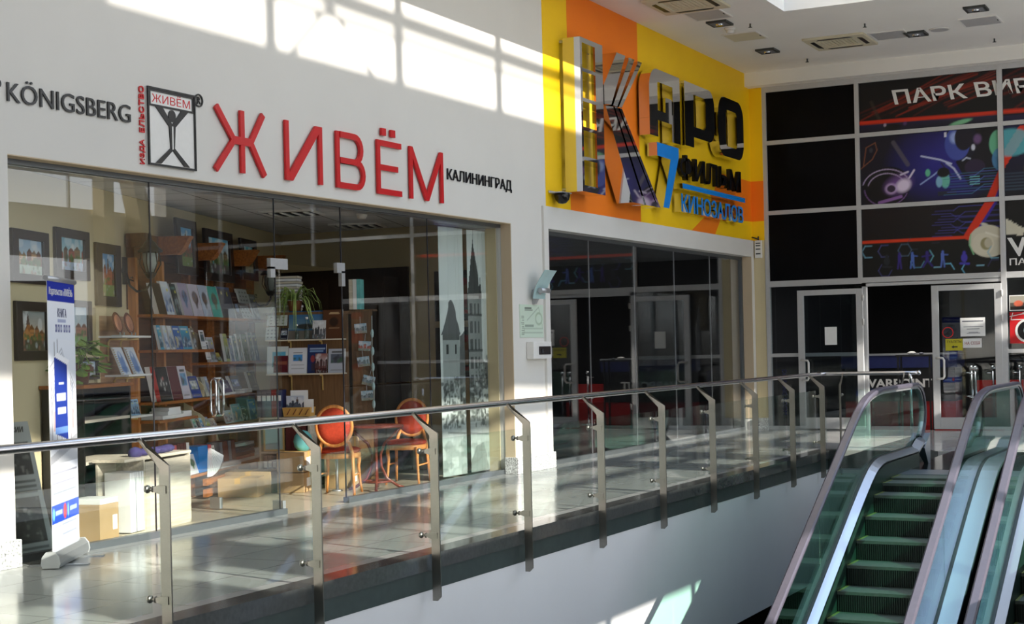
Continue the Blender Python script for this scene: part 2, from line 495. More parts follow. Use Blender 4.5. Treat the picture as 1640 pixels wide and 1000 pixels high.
# shop front wall with two openings
wf = MB()
wf.box((-8, 0, 0), (8.1, .35, 6.1))
wf.box((8.1, 0, 2.98), (16.06, .35, 6.1))
wf.box((16.06, 0, 0), (17.03, .35, 6.1))
wf.box((17.03, 0, 2.97), (25.3, .35, 6.1))
wf.box((25.06, 0, 0), (25.3, .35, 2.97))
S('wall_front', wf, M['white_wall'])
wp = MB().box((16.9, -.03, 0), (17.03, 0, 3.25)).box((17.03, -.03, 2.97), (25.19, 0, 3.25)).box((25.06, -.03, 0), (25.19, 0, 2.97))
S('wall_front_band', wp, M['white_wall'])
S('wall_return', BX((25.2, -.225, 0), (25.3, 0, 5.9)), M['cream'])
g = MB()
g.box((-8, -.02, 0), (8.1, 0, .2)).box((8.1, -.02, 0), (8.14, .13, .2))
S('baseboard_left', g, M['granite'], bevel=.006)
g = MB().box((16.02, -.05, 0), (17.07, -.03, .2)).box((16.02, -.03, 0), (16.06, .13, .2)).box((17.03, -.03, 0), (17.07, .13, .2)).box((16.06, -.03, 0), (16.9, 0, .2))
S('baseboard_middle', g, M['granite'], bevel=.006)
S('baseboard_right', MB().box((25.02, -.05, 0), (25.18, -.03, .2)).box((25.18, -.225, 0), (25.2, 0, .2)), M['granite'])
S('trim_reveal', MB().box((16.052, .003, .2), (16.06, .135, 2.98)).box((8.1, .003, 2.972), (16.06, .13, 2.98)).box((25.052, -.027, .2), (25.06, .135, 2.97)), M['tan'])  # warm shade of the white reveals, put on as tinted sheets
S('trim_shop_jamb', BX((16.05, .205, 0), (16.06, .35, 2.93)), M['cream'])
# painted cinema wall
def paint(name, polys, m, y=-.004):
    b = MB()
    for p in polys: b.prism(p, (0, y+.004, 0), XU, ZU, NF, .004)
    return S(name, b, M[m])
paint('wall_paint_yellow', [[(17.03,3.25),(17.76,3.25),(17.76,6.1),(17.03,6.1)], [(20.15,3.25),(22.2,3.25),(22.87,3.53),(23.6,4.27),(25.2,4.27),(25.2,6.1),(20.15,6.1)], [(23.29,3.25),(25.2,3.25),(25.2,3.58),(23.6,3.53)]], 'yellow')
paint('wall_paint_orange', [[(17.76,3.25),(20.15,3.25),(20.15,6.1),(17.76,6.1)], [(22.2,3.25),(23.29,3.25),(23.6,3.53),(25.2,3.58),(25.2,4.27),(23.6,4.27),(22.87,3.53)]], 'orange')
b = MB().box((25.194, -.225, 3.25), (25.2, 0, 3.58)).box((25.194, -.225, 4.27), (25.2, 0, 5.9)); S('wall_paint_yellow_return', b, M['yellow'])
S('wall_paint_orange_return', BX((25.194, -.225, 3.58), (25.2, 0, 4.27)), M['orange'])

# ceiling with the raised skylight well
c = MB().box((-8, -2.03, 6.1), (25.6, .35, 6.4)).box((20.6, -6.0, 6.1), (25.6, -2.03, 6.4)).box((20.6, -11.7, 6.1), (20.9, -6.0, 6.4)).box((24.9, -11.7, 6.1), (25.6, -6.0, 6.4))  # the farther, unseen opening is added for fill sky light
S('ceiling', c, M['ceiling'])
wl = MB().box((20.6, -6.0, 6.4), (20.9, -1.73, 10.6)).box((20.6, -11.7, 6.4), (20.9, -6.0, 7.2)).box((24.9, -11.7, 6.4), (25.2, -6.0, 8.0)).box((20.9, -6.0, 6.4), (25.2, -5.7, 8.0)).box((-8, -2.03, 6.4), (20.6, -1.73, 10.6))  # includes the sides of the added opening
S('wall_skylight_well', wl, M['soffit'])
S('trim_bulkhead', BX((24.96, -11.7, 5.87), (25.6, 0, 6.1)), M['ceiling'])
# far glazed wall of the atrium (behind the camera's right shoulder): it lets the sun in
YW = -11.7
fw_ = MB()
fw_.box((-8, YW-.3, -5.2), (19.8, YW, 0)).box((19.8, YW-.3, -5.2), (25.6, YW, 2.3)).box((-8, YW-.3, 3.38), (25.6, YW, 4.31)).box((15.05, YW-.3, 9.8), (25.6, YW, 11.4))  # low opening up to the landing is added for more bounced sunlight
fw_.box((22.3, YW-.3, 2.3), (25.6, YW, 3.38)).box((24.3, YW-.3, 4.31), (25.6, YW, 6.4))
zt_ = lambda x: 6.88-.0435*(x-4.8)
ye_ = lambda x: YW-2.13*(9.74-zt_(x))
S('roof_canopy', MB().hexa([(-12, ye_(-12), 9.62), (30, ye_(30), 9.62), (30, YW, 9.62), (-12, YW, 9.62), (-12, ye_(-12), 9.8), (30, ye_(30), 9.8), (30, YW, 9.8), (-12, YW, 9.8)]), M['white_wall'])  # unseen canopy, added to hold off the sun but admit low sky light
S('roof_atrium', BX((-8, YW, 11.5), (14.5, -1.7, 11.7)), M['mid_room'])  # unseen roof cover, added to cut sky light on the shop front
for x0, x1 in ((1.2, 2.2), (4.1, 5.25), (5.85, 6.75), (8.55, 9.5), (14.3, 15.2), (16.0, 16.9), (18.2, 19.3)): fw_.box((x0, YW-.25, 4.3), (x1, YW-.1, 5.4))
S('wall_far', fw_, M['white_wall'])
fr = MB()
k = -9
while 12.64+2.25*k < 25.4:
    xx = 12.64+2.25*k; k += 1
    fr.box((xx-.05, YW-.2, 0 if xx < 19.8 else 2.3), (xx+.05, YW-.05, 3.38))
    if abs(xx-5.9) > .3 and abs(xx-12.64) > .3: fr.box((xx-.02, YW-.14, 4.3), (xx+.02, YW-.08, 6.6))
    if xx < 15: fr.box((xx-.07, YW-.2, 9.8), (xx+.07, YW-.05, 11.4))
fr.box((-8, YW-.2, 6.26), (24.3, YW-.08, 6.4)).box((-8, YW-.2, 5.34), (24.3, YW-.08, 5.47)).box((-8, YW-.2, 4.93), (24.3, YW-.14, 5.06)).box((11.87, YW-.2, 4.3), (11.95, YW-.1, 5.4))
fr.box((-8, YW-.2, 10.43), (15.05, YW-.08, 10.56)).box((-8, YW-.16, 10.29), (15.05, YW-.1, 10.335))
for sgn in (-.74, .84): fr.bar((9.12, YW-.12, 10.4), (9.12+sgn, YW-.12, 9.78), .05)
S('window_far_frames', fr, M['alu'])
S('wall_end', BX((-8.2, YW, -5.2), (-8, 0, 11.5)), M['mid_room'])  # unseen closing wall, added to keep sky light off the near shop front
cl = MB()
for xx in (-5.0, 22.2):
    cl.box((xx-.14, YW+.1, 2.0), (xx+.14, YW+.38, 9.8))
    cl.bar((xx+1.5, YW+.25, 2.3), (xx+.35, YW+.25, 6.6), .34)
S('column_far', cl, M['beige'])
rt = MB()
for xx in (-4.6, 0, 4.6, 9.2, 13.8, 18.4):
    rt.box((xx-.06, YW, 11.2), (xx+.06, -1.8, 11.45)).box((xx-.05, YW, 12.0), (xx+.05, -1.8, 12.12))
    for i in range(8): rt.bar((xx, YW+.6+i*1.15, 11.3 if i % 2 else 12.05), (xx, YW+.6+(i+1)*1.15, 12.05 if i % 2 else 11.3), .05)
S('roof_trusses', rt, M['alu'])

# ------------------------------------------------------------------ bookshop room (turned 19.67 degrees against the shop front)
TH = R(19.67)
SU = Vector((math.cos(TH), math.sin(TH), 0)); SN = Vector((math.sin(TH), -math.cos(TH), 0)); P0 = Vector((11.334, 1.752, 0))
def W(s, d, z): return P0+SU*s+SN*d+Vector((0, 0, z))
b = MB(); b.hexa([W(-5.4,0,0), W(5.7,0,0), W(5.7,-.2,0), W(-5.4,-.2,0), W(-5.4,0,3.05), W(5.7,0,3.05), W(5.7,-.2,3.05), W(-5.4,-.2,3.05)])
S('wall_shop_left', b, M['cream'])
S('wall_shop_right', BX((16.4, .3, 0), (16.6, 4.2, 3.05)), M['cream'])
S('trim_shop_panelling', BX((16.36, 1.62, 0), (16.4, 3.6, 2.55)), M['dark_brown'])
def loc2(x, y):
    v = Vector((x, y, 0))-P0; return (v.dot(SU), -v.dot(SN))
b = MB().prism([loc2(6.9, .2), loc2(16.4, .2), loc2(16.4, 3.7)], (0, 0, 0), (1,0,0), (0,1,0), (0,0,1), .08)
S('ceiling_shop', b, M['grid_ceiling'], loc=(11.334, 1.752, 3.05), rz=TH)
S('wall_shop_shell', MB().box((6, .35, 3.16), (17, 5, 3.3)), M['dark_room'])

# window 1 : bookshop glazing, panes with seams, doorway between x 11.62 and 12.66
GY = .17
w1 = T('window_1', None, None, (0, 0, 0)); w1['kind'] = 'structure'
b = MB().box((8.1, GY-.035, 0), (11.62, GY+.035, .055)).box((12.66, GY-.035, 0), (16.06, GY+.035, .055)).box((8.1, GY-.03, 2.935), (16.06, GY+.03, 2.98))
b.build('window_frame', M['rail_base'], w1)
S('trim_window_head', BX((8.1, .2, 2.93), (16.06, .35, 2.98)), M['alu'])
def pane(x0, x1, z0, z1, par, y=GY, m='shop_glass'): return BX((x0+.003, y-.005, z0), (x1-.003, y+.005, z1)).build('glass_pane', M[m], par)
pane(8.1, 9.82, .05, 2.935, w1); pane(9.82, 11.55, .05, 2.935, w1); pane(11.55, 12.66, 2.33, 2.935, w1)
pane(12.66, 14.37, .05, 2.935, w1); pane(14.37, 16.06, .05, 2.935, w1)
b = MB()
for xx in (9.82, 11.55, 14.37): b.box((xx-.004, GY-.006, .05), (xx+.004, GY+.006, 2.935))
b.box((12.656, GY-.006, .05), (12.666, GY+.006, 2.935))
b.build('pane_joint', M['rubber'], w1)
for x0, x1 in ((11.46, 11.73), (12.56, 12.70)):
    b = MB().box((x0, GY-.02, 2.28), (x1, GY+.02, 2.38))
    if x0 < 12: b.box((x0, GY-.02, 2.2), (x0+.07, GY+.02, 2.3))
    else: b.box((x1-.06, GY-.02, 2.15), (x1, GY+.02, 2.3))
    b.build('patch_fitting', M['alu'], w1)
# open glass door leaf of the bookshop
HX, HY = 11.66, .2
dl = T('door_1', None, None, (HX, HY, 0), R(83)); dl['kind'] = 'structure'
MB().box((0, -.005, .05), (.95, .005, 2.3)).build('glass_pane', M['shop_glass'], dl)
MB().box((0, -.02, .012), (.13, .02, .12)).box((.82, -.02, .012), (.95, .02, .12)).build('patch_fitting', M['alu'], dl)
b = MB()
for sy in (-.05, .05):
    pts = [(.84, sy, .94), (.80, sy, .98)]
    b.tube([(.84+.035*math.cos(a), sy, 1.22+.05*math.sin(a)) for a in np.linspace(0, PI, 7)]+[(.84+.035*math.cos(a), sy, .96+.05*math.sin(a)) for a in np.linspace(PI, 2*PI, 7)], .011, 8, closed=True)
b.bar((.84, -.05, 1.27), (.84, .05, 1.27), .018).bar((.84, -.05, .91), (.84, .05, .91), .018)
b.build('door_handle', M['chrome'], dl)

# window 2 : cinema corridor glazing
w2 = T('window_2', None, None, (0, 0, 0)); w2['kind'] = 'structure'
MB().box((17.03, GY-.035, 0), (25.06, GY+.035, .055)).box((17.03, GY-.03, 2.92), (25.06, GY+.03, 2.97)).box((25.0, GY-.03, 0), (25.06, GY+.03, 2.97)).build('window_frame', M['rail_base'], w2)
xs = (17.03, 18.67, 20.26, 21.86, 23.48, 25.02)
for a, c in zip(xs[:-1], xs[1:]): pane(a, c, .05, 2.93, w2)
b = MB()
for xx in xs[1:-1]: b.box((xx-.003, GY-.006, .05), (xx+.003, GY+.006, 2.93))
b.build('pane_joint', M['alu'], w2)
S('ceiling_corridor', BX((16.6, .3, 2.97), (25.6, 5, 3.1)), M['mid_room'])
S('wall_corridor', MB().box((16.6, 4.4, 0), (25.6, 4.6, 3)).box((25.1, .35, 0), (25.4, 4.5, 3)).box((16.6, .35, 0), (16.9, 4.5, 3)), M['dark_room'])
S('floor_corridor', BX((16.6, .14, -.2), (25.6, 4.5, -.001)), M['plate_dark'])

# ------------------------------------------------------------------ back wall: metal frame with dark panels
XB = 25.2
ys = (-.255, -1.855, -4.16, -6.46, -8.76, -11.06)
fb = MB()
for y in ys:
    if y == -1.855: fb.box((XB, y-.035, 2.5), (XB+.1, y+.035, 5.87))
    elif y == -4.16: fb.box((XB-.01, y-.04, 0), (XB+.1, y+.04, 5.87))
    else: fb.box((XB, y-.035, 0), (XB+.1, y+.035, 5.87))
for z, t in ((5.83, .05), (4.91, .035), (3.71, .035), (2.49, .05)): fb.box((XB+.003, -11.7, z-t), (XB+.09, -.225, z+t))
for z in (1.27, .03):
    fb.box((XB+.003, -1.9, z-.03), (XB+.09, -.225, z+.03)); fb.box((XB+.003, -11.7, z-.03), (XB+.09, -4.16, z+.03))
fb.box((XB+.003, -1.95, 0), (XB+.1, -1.88, 2.45)); fb.box((XB+.003, -4.16, 2.39), (XB+.1, -1.88, 2.45))
S('wall_back_frame', fb, M['frame_paint'])
pb = MB()
rows = ((4.945, 5.78), (3.745, 4.875), (2.54, 3.675))
for z0, z1 in rows: pb.box((XB+.05, -1.82, z0), (XB+.07, -.29, z1))
for y0, y1 in ((-1.89, -4.125), (-4.2, -6.42), (-6.5, -8.72), (-8.8, -11.03)):
    for z0, z1 in rows: pb.box((XB+.05, y1, z0), (XB+.07, y0, z1))
S('wall_back_panels', pb, M['panel_black'])
pg = T('window_3', None, None); pg['kind'] = 'structure'
for z0, z1 in ((.06, 1.24), (1.3, 2.44)):
    MB().box((XB+.04, -1.85, z0), (XB+.05, -.29, z1)).build('glass_pane', M['door_glass'], pg)
    for y0, y1 in ((-4.2, -6.42), (-6.5, -8.72), (-8.8, -11.03)): MB().box((XB+.04, y1, z0), (XB+.05, y0, z1)).build('glass_pane', M['door_glass'], pg)
S('wall_arcade', MB().box((25.6, -.2, 0), (31, -.1, 3.2)).box((30.9, -11.7, 0), (31, -.1, 3.2)).box((25.3, -11.7, 2.6), (31, -.1, 2.7)), M['dark_room'])
S('wall_back_end', BX((XB+.02, -11.7, 0), (XB+.2, -11.03, 5.87)), M['dark_room'])
S('floor_arcade', BX((25.2, -11.7, -.2), (31, -.1, 0)), M['plate_dark'])

def door_leaf(name, x, y0, y1, hinge_right):
    t = T(name, None, None, (x, 0, 0)); t['kind'] = 'structure'
    a, c = max(y0, y1), min(y0, y1)
    f = MB().box((0, a-.11, .02), (.05, a, 2.36)).box((0, c, .02), (.05, c+.11, 2.36)).box((0, c+.11, 2.27), (.05, a-.11, 2.36)).box((0, c+.11, .02), (.05, a-.11, .21))
    f.build('door_frame', M['frame_paint'], t, bevel=.004)
    MB().box((.02, c+.11, .21), (.03, a-.11, 2.27)).build('glass_pane', M['door_glass'], t)
    hy = a-.06
    h = MB(); h.tube([(0, hy, 1.18), (-.05, hy-.05, 1.18), (-.085, hy-.12, 1.175), (-.09, hy-.14, 1.14), (-.09, hy-.14, .88), (-.085, hy-.12, .845), (-.05, hy-.05, .84), (0, hy, .84)], .017, 8)
    h.build('door_handle', M['white_plastic'], t)
    k = MB(); hy2 = c if True else a
    for z in (.35, 1.75, 2.15): k.tube([(-.012, hy2-.012, z), (-.012, hy2-.012, z+.1)], .014, 8)
    k.build('hinge', M['white_plastic'], t)
    return t
door_leaf('door_2', 25.1, -.80, -1.91, True)
door_leaf('door_3', 25.17, -3.02, -4.12, True)

al = bpy.data.lights.new('arcade_lamp', 'AREA'); al.shape = 'RECTANGLE'; al.size = 1.2; al.size_y = 2.4; al.energy = 42; al.color = (1, .95, .9)
ao = bpy.data.objects.new('arcade_lamp', al); COL.objects.link(ao); ao.location = (25.9, -2.8, 2.58)
# ================================================================== SIGNS ON THE SHOP FRONT
def FP(y=0): return (0, y, 0)
def stroke(pts, wd):          # thick polyline -> list of convex quads
    out = []
    for (x0, z0), (x1, z1) in zip(pts[:-1], pts[1:]):
        dx, dz = x1-x0, z1-z0; L = math.hypot(dx, dz); nx, nz = -dz/L*wd/2, dx/L*wd/2
        out.append([(x0-nx, z0-nz), (x1-nx, z1-nz), (x1+nx, z1+nz), (x0+nx, z0+nz)])
    return out
def strip(outer, inner): return [[outer[i], outer[i+1], inner[i+1], inner[i]] for i in range(len(outer)-1)]
def ccw(p):
    a = sum(p[i][0]*p[(i+1) % len(p)][1]-p[(i+1) % len(p)][0]*p[i][1] for i in range(len(p)))
    return p if a > 0 else p[::-1]
def plate(polys, depth, y=0.0, O=None, U=XU, V=ZU, N=NF):
    b = MB()
    for p in polys: b.prism(ccw(p), O or (0, y, 0), U, V, N, depth)
    return b
def arc(cx, cz, r, a0, a1, n=8, rz=None): return [(cx+r*math.cos(R(a0+(a1-a0)*i/n)), cz+(rz or r)*math.sin(R(a0+(a1-a0)*i/n))) for i in range(n+1)]

# red shop name
h0, h1, hw = 3.09, 3.64, .058
t = T('shop_sign', 'large red Cyrillic letters spelling ЖИВЁМ above the bookshop window', 'sign', (0, 0, 0), group=None)
Zh = stroke([(10.84, h0), (10.84, h1)], hw)+stroke([(10.46, h0), (10.72, 3.37), (10.48, h1)], hw)+stroke([(11.16, h0), (10.96, 3.37), (11.15, h1)], hw)+[[(10.70, 3.335), (10.98, 3.335), (10.98, 3.405), (10.70, 3.405)]]
I_ = [[(11.48,h0),(11.538,h0),(11.538,h1),(11.48,h1)], [(12.022,h0),(12.08,h0),(12.08,h1),(12.022,h1)], [(11.538,h0),(11.59,h0),(12.022,3.57),(12.022,h1),(11.97,h1),(11.538,3.16)]]
def bowl(x0, xr, z0, z1, wd):
    r = (z1-z0)/2; o = [(x0, z0)]+arc(xr-r, z0+r, r, -90, 90, 10)+[(x0, z1)]; i = [(x0, z0+wd)]+arc(xr-r, z0+r, r-wd, -90, 90, 10)+[(x0, z1-wd)]
    return strip(o, i)
V_ = [[(12.32,h0),(12.378,h0),(12.378,h1),(12.32,h1)]]+bowl(12.378, 12.83, h0, 3.39, hw)+bowl(12.378, 12.79, 3.332, h1, hw)
E_ = [[(13.06,h0),(13.118,h0),(13.118,h1),(13.06,h1)]]+[[(13.118,z),(13.118,z+hw),(xe,z+hw),(xe,z)] for z, xe in ((h0,13.53),(3.335,13.46),(h1-hw,13.53))]+[[(a,3.69),(a+.085,3.69),(a+.085,3.765),(a,3.765)] for a in (13.15, 13.33)]
M_ = [[(13.70,h0),(13.758,h0),(13.758,h1),(13.70,h1)], [(14.347,h0),(14.405,h0),(14.405,h1),(14.347,h1)], [(13.758,h1),(13.758,3.52),(14.022,h0),(14.053,h0),(14.053,3.17)], [(14.347,h1),(14.053,3.17),(14.053,h0),(14.084,h0),(14.347,3.52)]]
for nm, pl in zip('ЖИВЁМ', (Zh, I_, V_, E_, M_)):
    b = MB()
    for i, p in enumerate(pl): b.prism(ccw(p), (0, -.012, 0), XU, ZU, NF, .022+.0004*i)
    b.build('letter', M['red_sign'], t)
for xx in (10.84, 11.51, 12.05, 12.35, 13.09, 13.73, 14.37): BX((xx-.01, -.013, 3.12), (xx+.01, 0, 3.6)).build('fixing', M['alu'], t)
t = T('city_sign', 'small black letters reading KÖNIGSBERG at the left of the shop front', 'sign')
MB().text('KÖNIGSBERG', (8.1, -.004, 3.357), XU, ZU, 1.31, .172, .012).build('lettering', M['sign_black'], t)
t = T('city_sign', 'small black letters reading КАЛИНИНГРАД at the right of the red shop name', 'sign')
MB().text('КАЛИНИНГРАД', (14.53, -.004, 3.338), XU, ZU, 1.55, .148, .012).build('lettering', M['sign_black'], t)
t = T('publisher_sign', 'small vertical red lettering beside the framed man logo', 'sign')
b = MB()
b.text('ЕЛЬСТВО', (9.575, -.004, 3.30), (0,0,1), (-1,0,0), .375, .06, .01, bold=.02); b.build('lettering', M['red_sign'], t)
MB().text('ИЗДА', (9.575, -.004, 3.045), (0,0,1), (-1,0,0), .2, .06, .01, bold=.02).build('lettering', M['red_sign'], t)
t = T('registered_mark_sign', 'small black ring with a letter R right of the framed man logo', 'sign')
b = MB(); b.ringprism(arc(10.27, 3.655, .056, 0, 345, 23), arc(10.27, 3.655, .044, 0, 345, 23), (0, -.004, 0), XU, ZU, NF, .01); b.text('R', (10.25, -.004, 3.625), XU, ZU, .042, .06, .01)
b.build('lettering', M['sign_black'], t)
t = T('registered_mark_sign', 'dark round mark cut off at the left edge left of KÖNIGSBERG', 'sign')
MB().ringprism(arc(8.015, 3.475, .03, 0, 345, 23), arc(8.015, 3.475, .014, 0, 345, 23), (0, -.004, 0), XU, ZU, NF, .01).build('lettering', M['sign_black'], t)
# logo plate with a standing figure
t = T('logo_plate', 'framed white plate with a black man with raised arms holding a ЖИВЁМ board', 'sign')
lx0, lx1, lz0, lz1 = 9.605, 10.205, 3.048, 3.685
BX((lx0, -.012, lz0), (lx1, 0, lz1)).build('board', M['chrome'], t)
plate([[(lx0+.01,lz0+.01),(lx1-.01,lz0+.01),(lx1-.01,lz1-.01),(lx0+.01,lz1-.01)]], .003, -.012).build('face', M['white_plastic'], t)
rect = lambda x0, z0, x1, z1: [(x0,z0),(x1,z0),(x1,z1),(x0,z1)]
b = MB().ringprism(rect(lx0,lz0,lx1,lz1), rect(lx0+.016,lz0+.016,lx1-.016,lz1-.016), (0,-.012,0), XU, ZU, NF, .016)
b.ringprism(rect(lx0+.022,3.53,lx1-.022,lz1-.018), rect(lx0+.036,3.546,lx1-.036,lz1-.034), (0,-.012,0), XU, ZU, NF, .012)
b.build('frame', M['sign_black'], t)
fig = [[(9.70,3.53),(9.79,3.53),(9.90,3.41),(9.865,3.385)], [(10.02,3.53),(10.11,3.53),(9.945,3.385),(9.91,3.41)], [(9.865,3.385),(9.90,3.41),(9.91,3.41),(9.945,3.385),(9.93,3.2),(9.88,3.2)][::-1],
       [(9.88,3.21),(9.905,3.19),(9.76,3.07),(9.69,3.07)], [(9.905,3.19),(9.93,3.21),(10.12,3.07),(10.05,3.07)], arc(9.905, 3.475, .045, 0, 345, 20, .05)]
plate(fig, .012, -.012).build('figure', M['sign_black'], t)
plate([[(9.897,3.2),(9.913,3.2),(9.913,3.39),(9.897,3.39)]], .0135, -.012).build('figure_gap', M['white_plastic'], t)
MB().text('ЖИВЁМ', (9.665, -.0125, 3.565), XU, ZU, .48, .085, .004).build('lettering', M['red_sign'], t)

# ------------------------------------------------------------------ big mirrored cinema sign
t = T('cinema_sign', 'big mirrored letters КАРО ФИЛЬМ on the yellow and orange wall', 'sign')
DK, YK = .24, -.06
fo = [(17.5,3.46),(18.21,3.46),(18.21,5.415),(17.5,5.415)]
lad = [rect(17.5,3.46,17.56,5.415), rect(17.97,3.46,18.21,5.415), rect(17.56,3.46,17.97,3.54), rect(17.56,5.35,17.97,5.415)]+[rect(17.56,z,17.97,z+.045) for z in (4.985, 4.605, 4.235, 3.86)]
plate(lad, DK, YK).build('letter', M['chrome'], t)
kz, kt, kb = 4.68, 5.405, 3.44
arm = [[(18.24,4.66),(18.47,4.68),(18.99,kt),(18.69,kt),(18.24,4.92)], [(18.53,kz),(18.67,kz),(19.31,kt),(19.13,kt)], [(18.72,kz),(18.82,kz),(19.58,kt),(19.45,kt)]]
leg = [[(18.28,4.64),(18.53,4.66),(19.55,kb),(19.14,kb)], [(18.58,4.67),(18.69,4.67),(20.03,kb),(19.62,kb)], [(18.75,4.67),(18.83,4.67),(20.16,kb),(20.07,kb)]]
for p in arm+leg: plate([p], DK, YK).build('letter_stroke', M['chrome'], t)
D2, Y2 = .16, -.05
def rr(x0, z0, x1, z1, r, tl=1, tr=1, br=1, bl=1):
    o = []
    for k, cxx, czz, a in ((br,x1,z0,-90),(tr,x1,z1,0),(tl,x0,z1,90),(bl,x0,z0,180)):
        sx, sz = (-1 if cxx == x1 else 1), (-1 if czz == z1 else 1)
        rad = r if k else .004
        o += arc(cxx+sx*rad, czz+sz*rad, rad, a, a+90, 6)
    return o
b = MB()   # A : arch with crossbar
b.ringprism(rr(20.05,4.72,21.27,5.45,.3,1,0,0,0), rr(20.37,4.86,20.97,5.27,.03,1,0,0,0), (0,Y2,0), XU, ZU, NF, D2)
for p in (rect(20.05,4.48,20.37,4.7195), rect(20.93,4.46,21.27,4.7195)): b.prism(p, (0,Y2,0), XU, ZU, NF, D2)
b.prism(rect(20.68,4.8605,20.93,5.08), (0,Y2,0), XU, ZU, NF, D2)
b.build('letter', M['chrome'], t)
b = MB(); b.ringprism(rr(21.47,4.64,22.8,5.45,.25,0,1,1,0), rr(21.86,4.80,22.4,5.29,.1,0,1,1,0), (0,Y2,0), XU, ZU, NF, D2); b.prism(rect(21.47,4.48,21.85,4.6395), (0,Y2,0), XU, ZU, NF, D2)
b.build('letter', M['chrome'], t)
MB().ringprism(rr(22.98,4.50,24.23,5.45,.28), rr(23.34,4.67,23.89,5.26,.08), (0,Y2,0), XU, ZU, NF, D2).build('letter', M['chrome'], t)
seven = [(20.33,4.40),(20.33,4.21),(20.86,4.20),(20.53,3.48),(20.75,3.48),(21.19,4.26),(21.19,4.40)]
plate([seven], .15, -.05).build('digit_body', M['chrome'], t); plate([seven], .004, -.2).build('digit_face', M['blue_sign'], t)
b = MB().text('ФИЛЬМ', (21.36, -.1, 3.97), XU, ZU, 2.84, .38, .06, bold=.012); b.build('lettering', M['sign_black'], t)
plate([rect(21.36,3.825,24.28,3.9)], .14, -.05).build('stripe_body', M['chrome'], t); plate([rect(21.36,3.825,24.28,3.9)], .004, -.19).build('stripe', M['blue_sign'], t)
MB().text('КИНОЗАЛОВ', (21.37, -.05, 3.48), XU, ZU, 2.89, .275, .11, bold=.012).build('lettering_body', M['chrome'], t)
MB().text('КИНОЗАЛОВ', (21.37, -.16, 3.48), XU, ZU, 2.89, .275, .006, bold=.012).build('lettering', M['blue_sign'], t)
for xx, zz in ((17.53,3.5),(17.53,5.38),(18.1,4.4),(18.8,5.2),(19.3,3.7),(20.2,5.2),(21.1,4.6),(21.6,5.3),(21.6,4.6),(23.1,5.0),(24.1,4.9),(20.9,4.3),(20.75,3.7),(21.6,4.2),(24.0,4.2),(21.5,3.86),(24.1,3.86),(21.6,3.6),(23.9,3.6)): BX((xx-.015, -.062, zz-.015), (xx+.015, 0, zz+.015)).build('bracket', M['alu'], t)

# ------------------------------------------------------------------ small things on the middle pillar
t = T('dome_camera', 'small black dome camera at the lower left corner of the yellow wall', 'camera', (17.2, 0, 3.42))
BX((-.1, -.012, .01), (.12, 0, .035)).build('bracket', M['alu'], t)
MB().box((-.1, -.2, .0), (.18, -.01, .012)).build('mount', M['alu'], t)
MB().lathe([(.0,-.13),(.05,-.12),(.085,-.08),(.1,-.03),(.1,0)], (.06, -.12, 0), 18).build('dome', M['sign_black'], t)
t = T('wall_lamp', 'curved frosted glass wall lamp on a grey holder on the white pillar', 'lamp', (16.62, -.0, 2.15))
b = MB(); o_ = [(-.03+.17*(i/8)**1.6, -.06+.34*i/8) for i in range(9)]
for i in range(8):
    (y0, z0), (y1, z1) = o_[i], o_[i+1]
    b.hexa([(-.16,-.1-y0,z0),(.16,-.1-y0,z0),(.16,-.11-y0,z0),(-.16,-.11-y0,z0),(-.16,-.1-y1,z1),(.16,-.1-y1,z1),(.16,-.11-y1,z1),(-.16,-.11-y1,z1)])
b.build('glass_shade', M['frosted'], t)
MB().tube([(-.1,-.14,.04),(.14,-.14,.04)], .032, 12).build('lamp_tube', M['alu'], t)
MB().hexa([(-.03,-.03,-.12),(.03,-.03,-.12),(.03,0,-.12),(-.03,0,-.12),(-.03,-.12,.05),(.03,-.12,.05),(.03,0,.05),(-.03,0,.05)]).build('arm', M['alu'], t)
t = T('evacuation_plan', 'pale green plan plate screwed under the wall lamp', 'sign', (16.23, 0, 1.62))
BX((0, -.008, 0), (.64, 0, .4)).build('plate', M['plate_mint'], t)
a = Art(.62, .38, 60, 40, (206, 222, 204)); g = random.Random(3)
a.path([(.18,.2),(.5,.36),(.56,.24),(.6,.1),(.1,.1),(.1,.05),(.6,.05)], .006, (120,140,120)); a.ell(.5,.22,.1,.08,(170,190,165)); a.ell(.5,.22,.075,.055,(206,222,204))
for i in range(10): a.rect(.02+g.random()*.02, .02+i*.025, .1, .03+i*.025, (130,145,130))
a.rect(.12,.34,.3,.352,(100,110,100)); a.rect(.12,.315,.34,.325,(100,110,100)); a.rect(.12,.12,.36,.15,(150,165,150))
a.build('plan_print', (.01, -.0085, .01), XU, ZU, t)
t = T('breaker_box', 'white plastic switch box with dark window low on the white pillar', 'box', (16.4, 0, 1.36))
BX((0, -.1, 0), (.5, 0, .21)).build('case', M['white_plastic'], t, bevel=.01)
BX((.14, -.107, .05), (.46, -.1, .15)).build('window', M['sign_black'], t); BX((.2, -.112, .07), (.24, -.105, .12)).build('switch', M['rubber'], t)
t = T('alarm_box', 'small white grilled box with a black cable near the wall corner', 'alarm', (25.2, -.12, 2.95))
BX((-.05, -.06, 0), (0, .06, .3)).build('case', M['white_plastic'], t, bevel=.006)
b = MB()
for z in (.06, .14, .2, .24): b.box((-.054, -.04, z), (-.049, .04, z+.02))
b.build('grille', M['vent_dark'], t); MB().tube([(-.02,.0,.32),(-.04,.1,.36),(-.02,.16,.35)], .01, 6).tube([(-.02,.0,.3),(-.02,0,.37)], .012, 6).build('cable', M['rubber'], t)

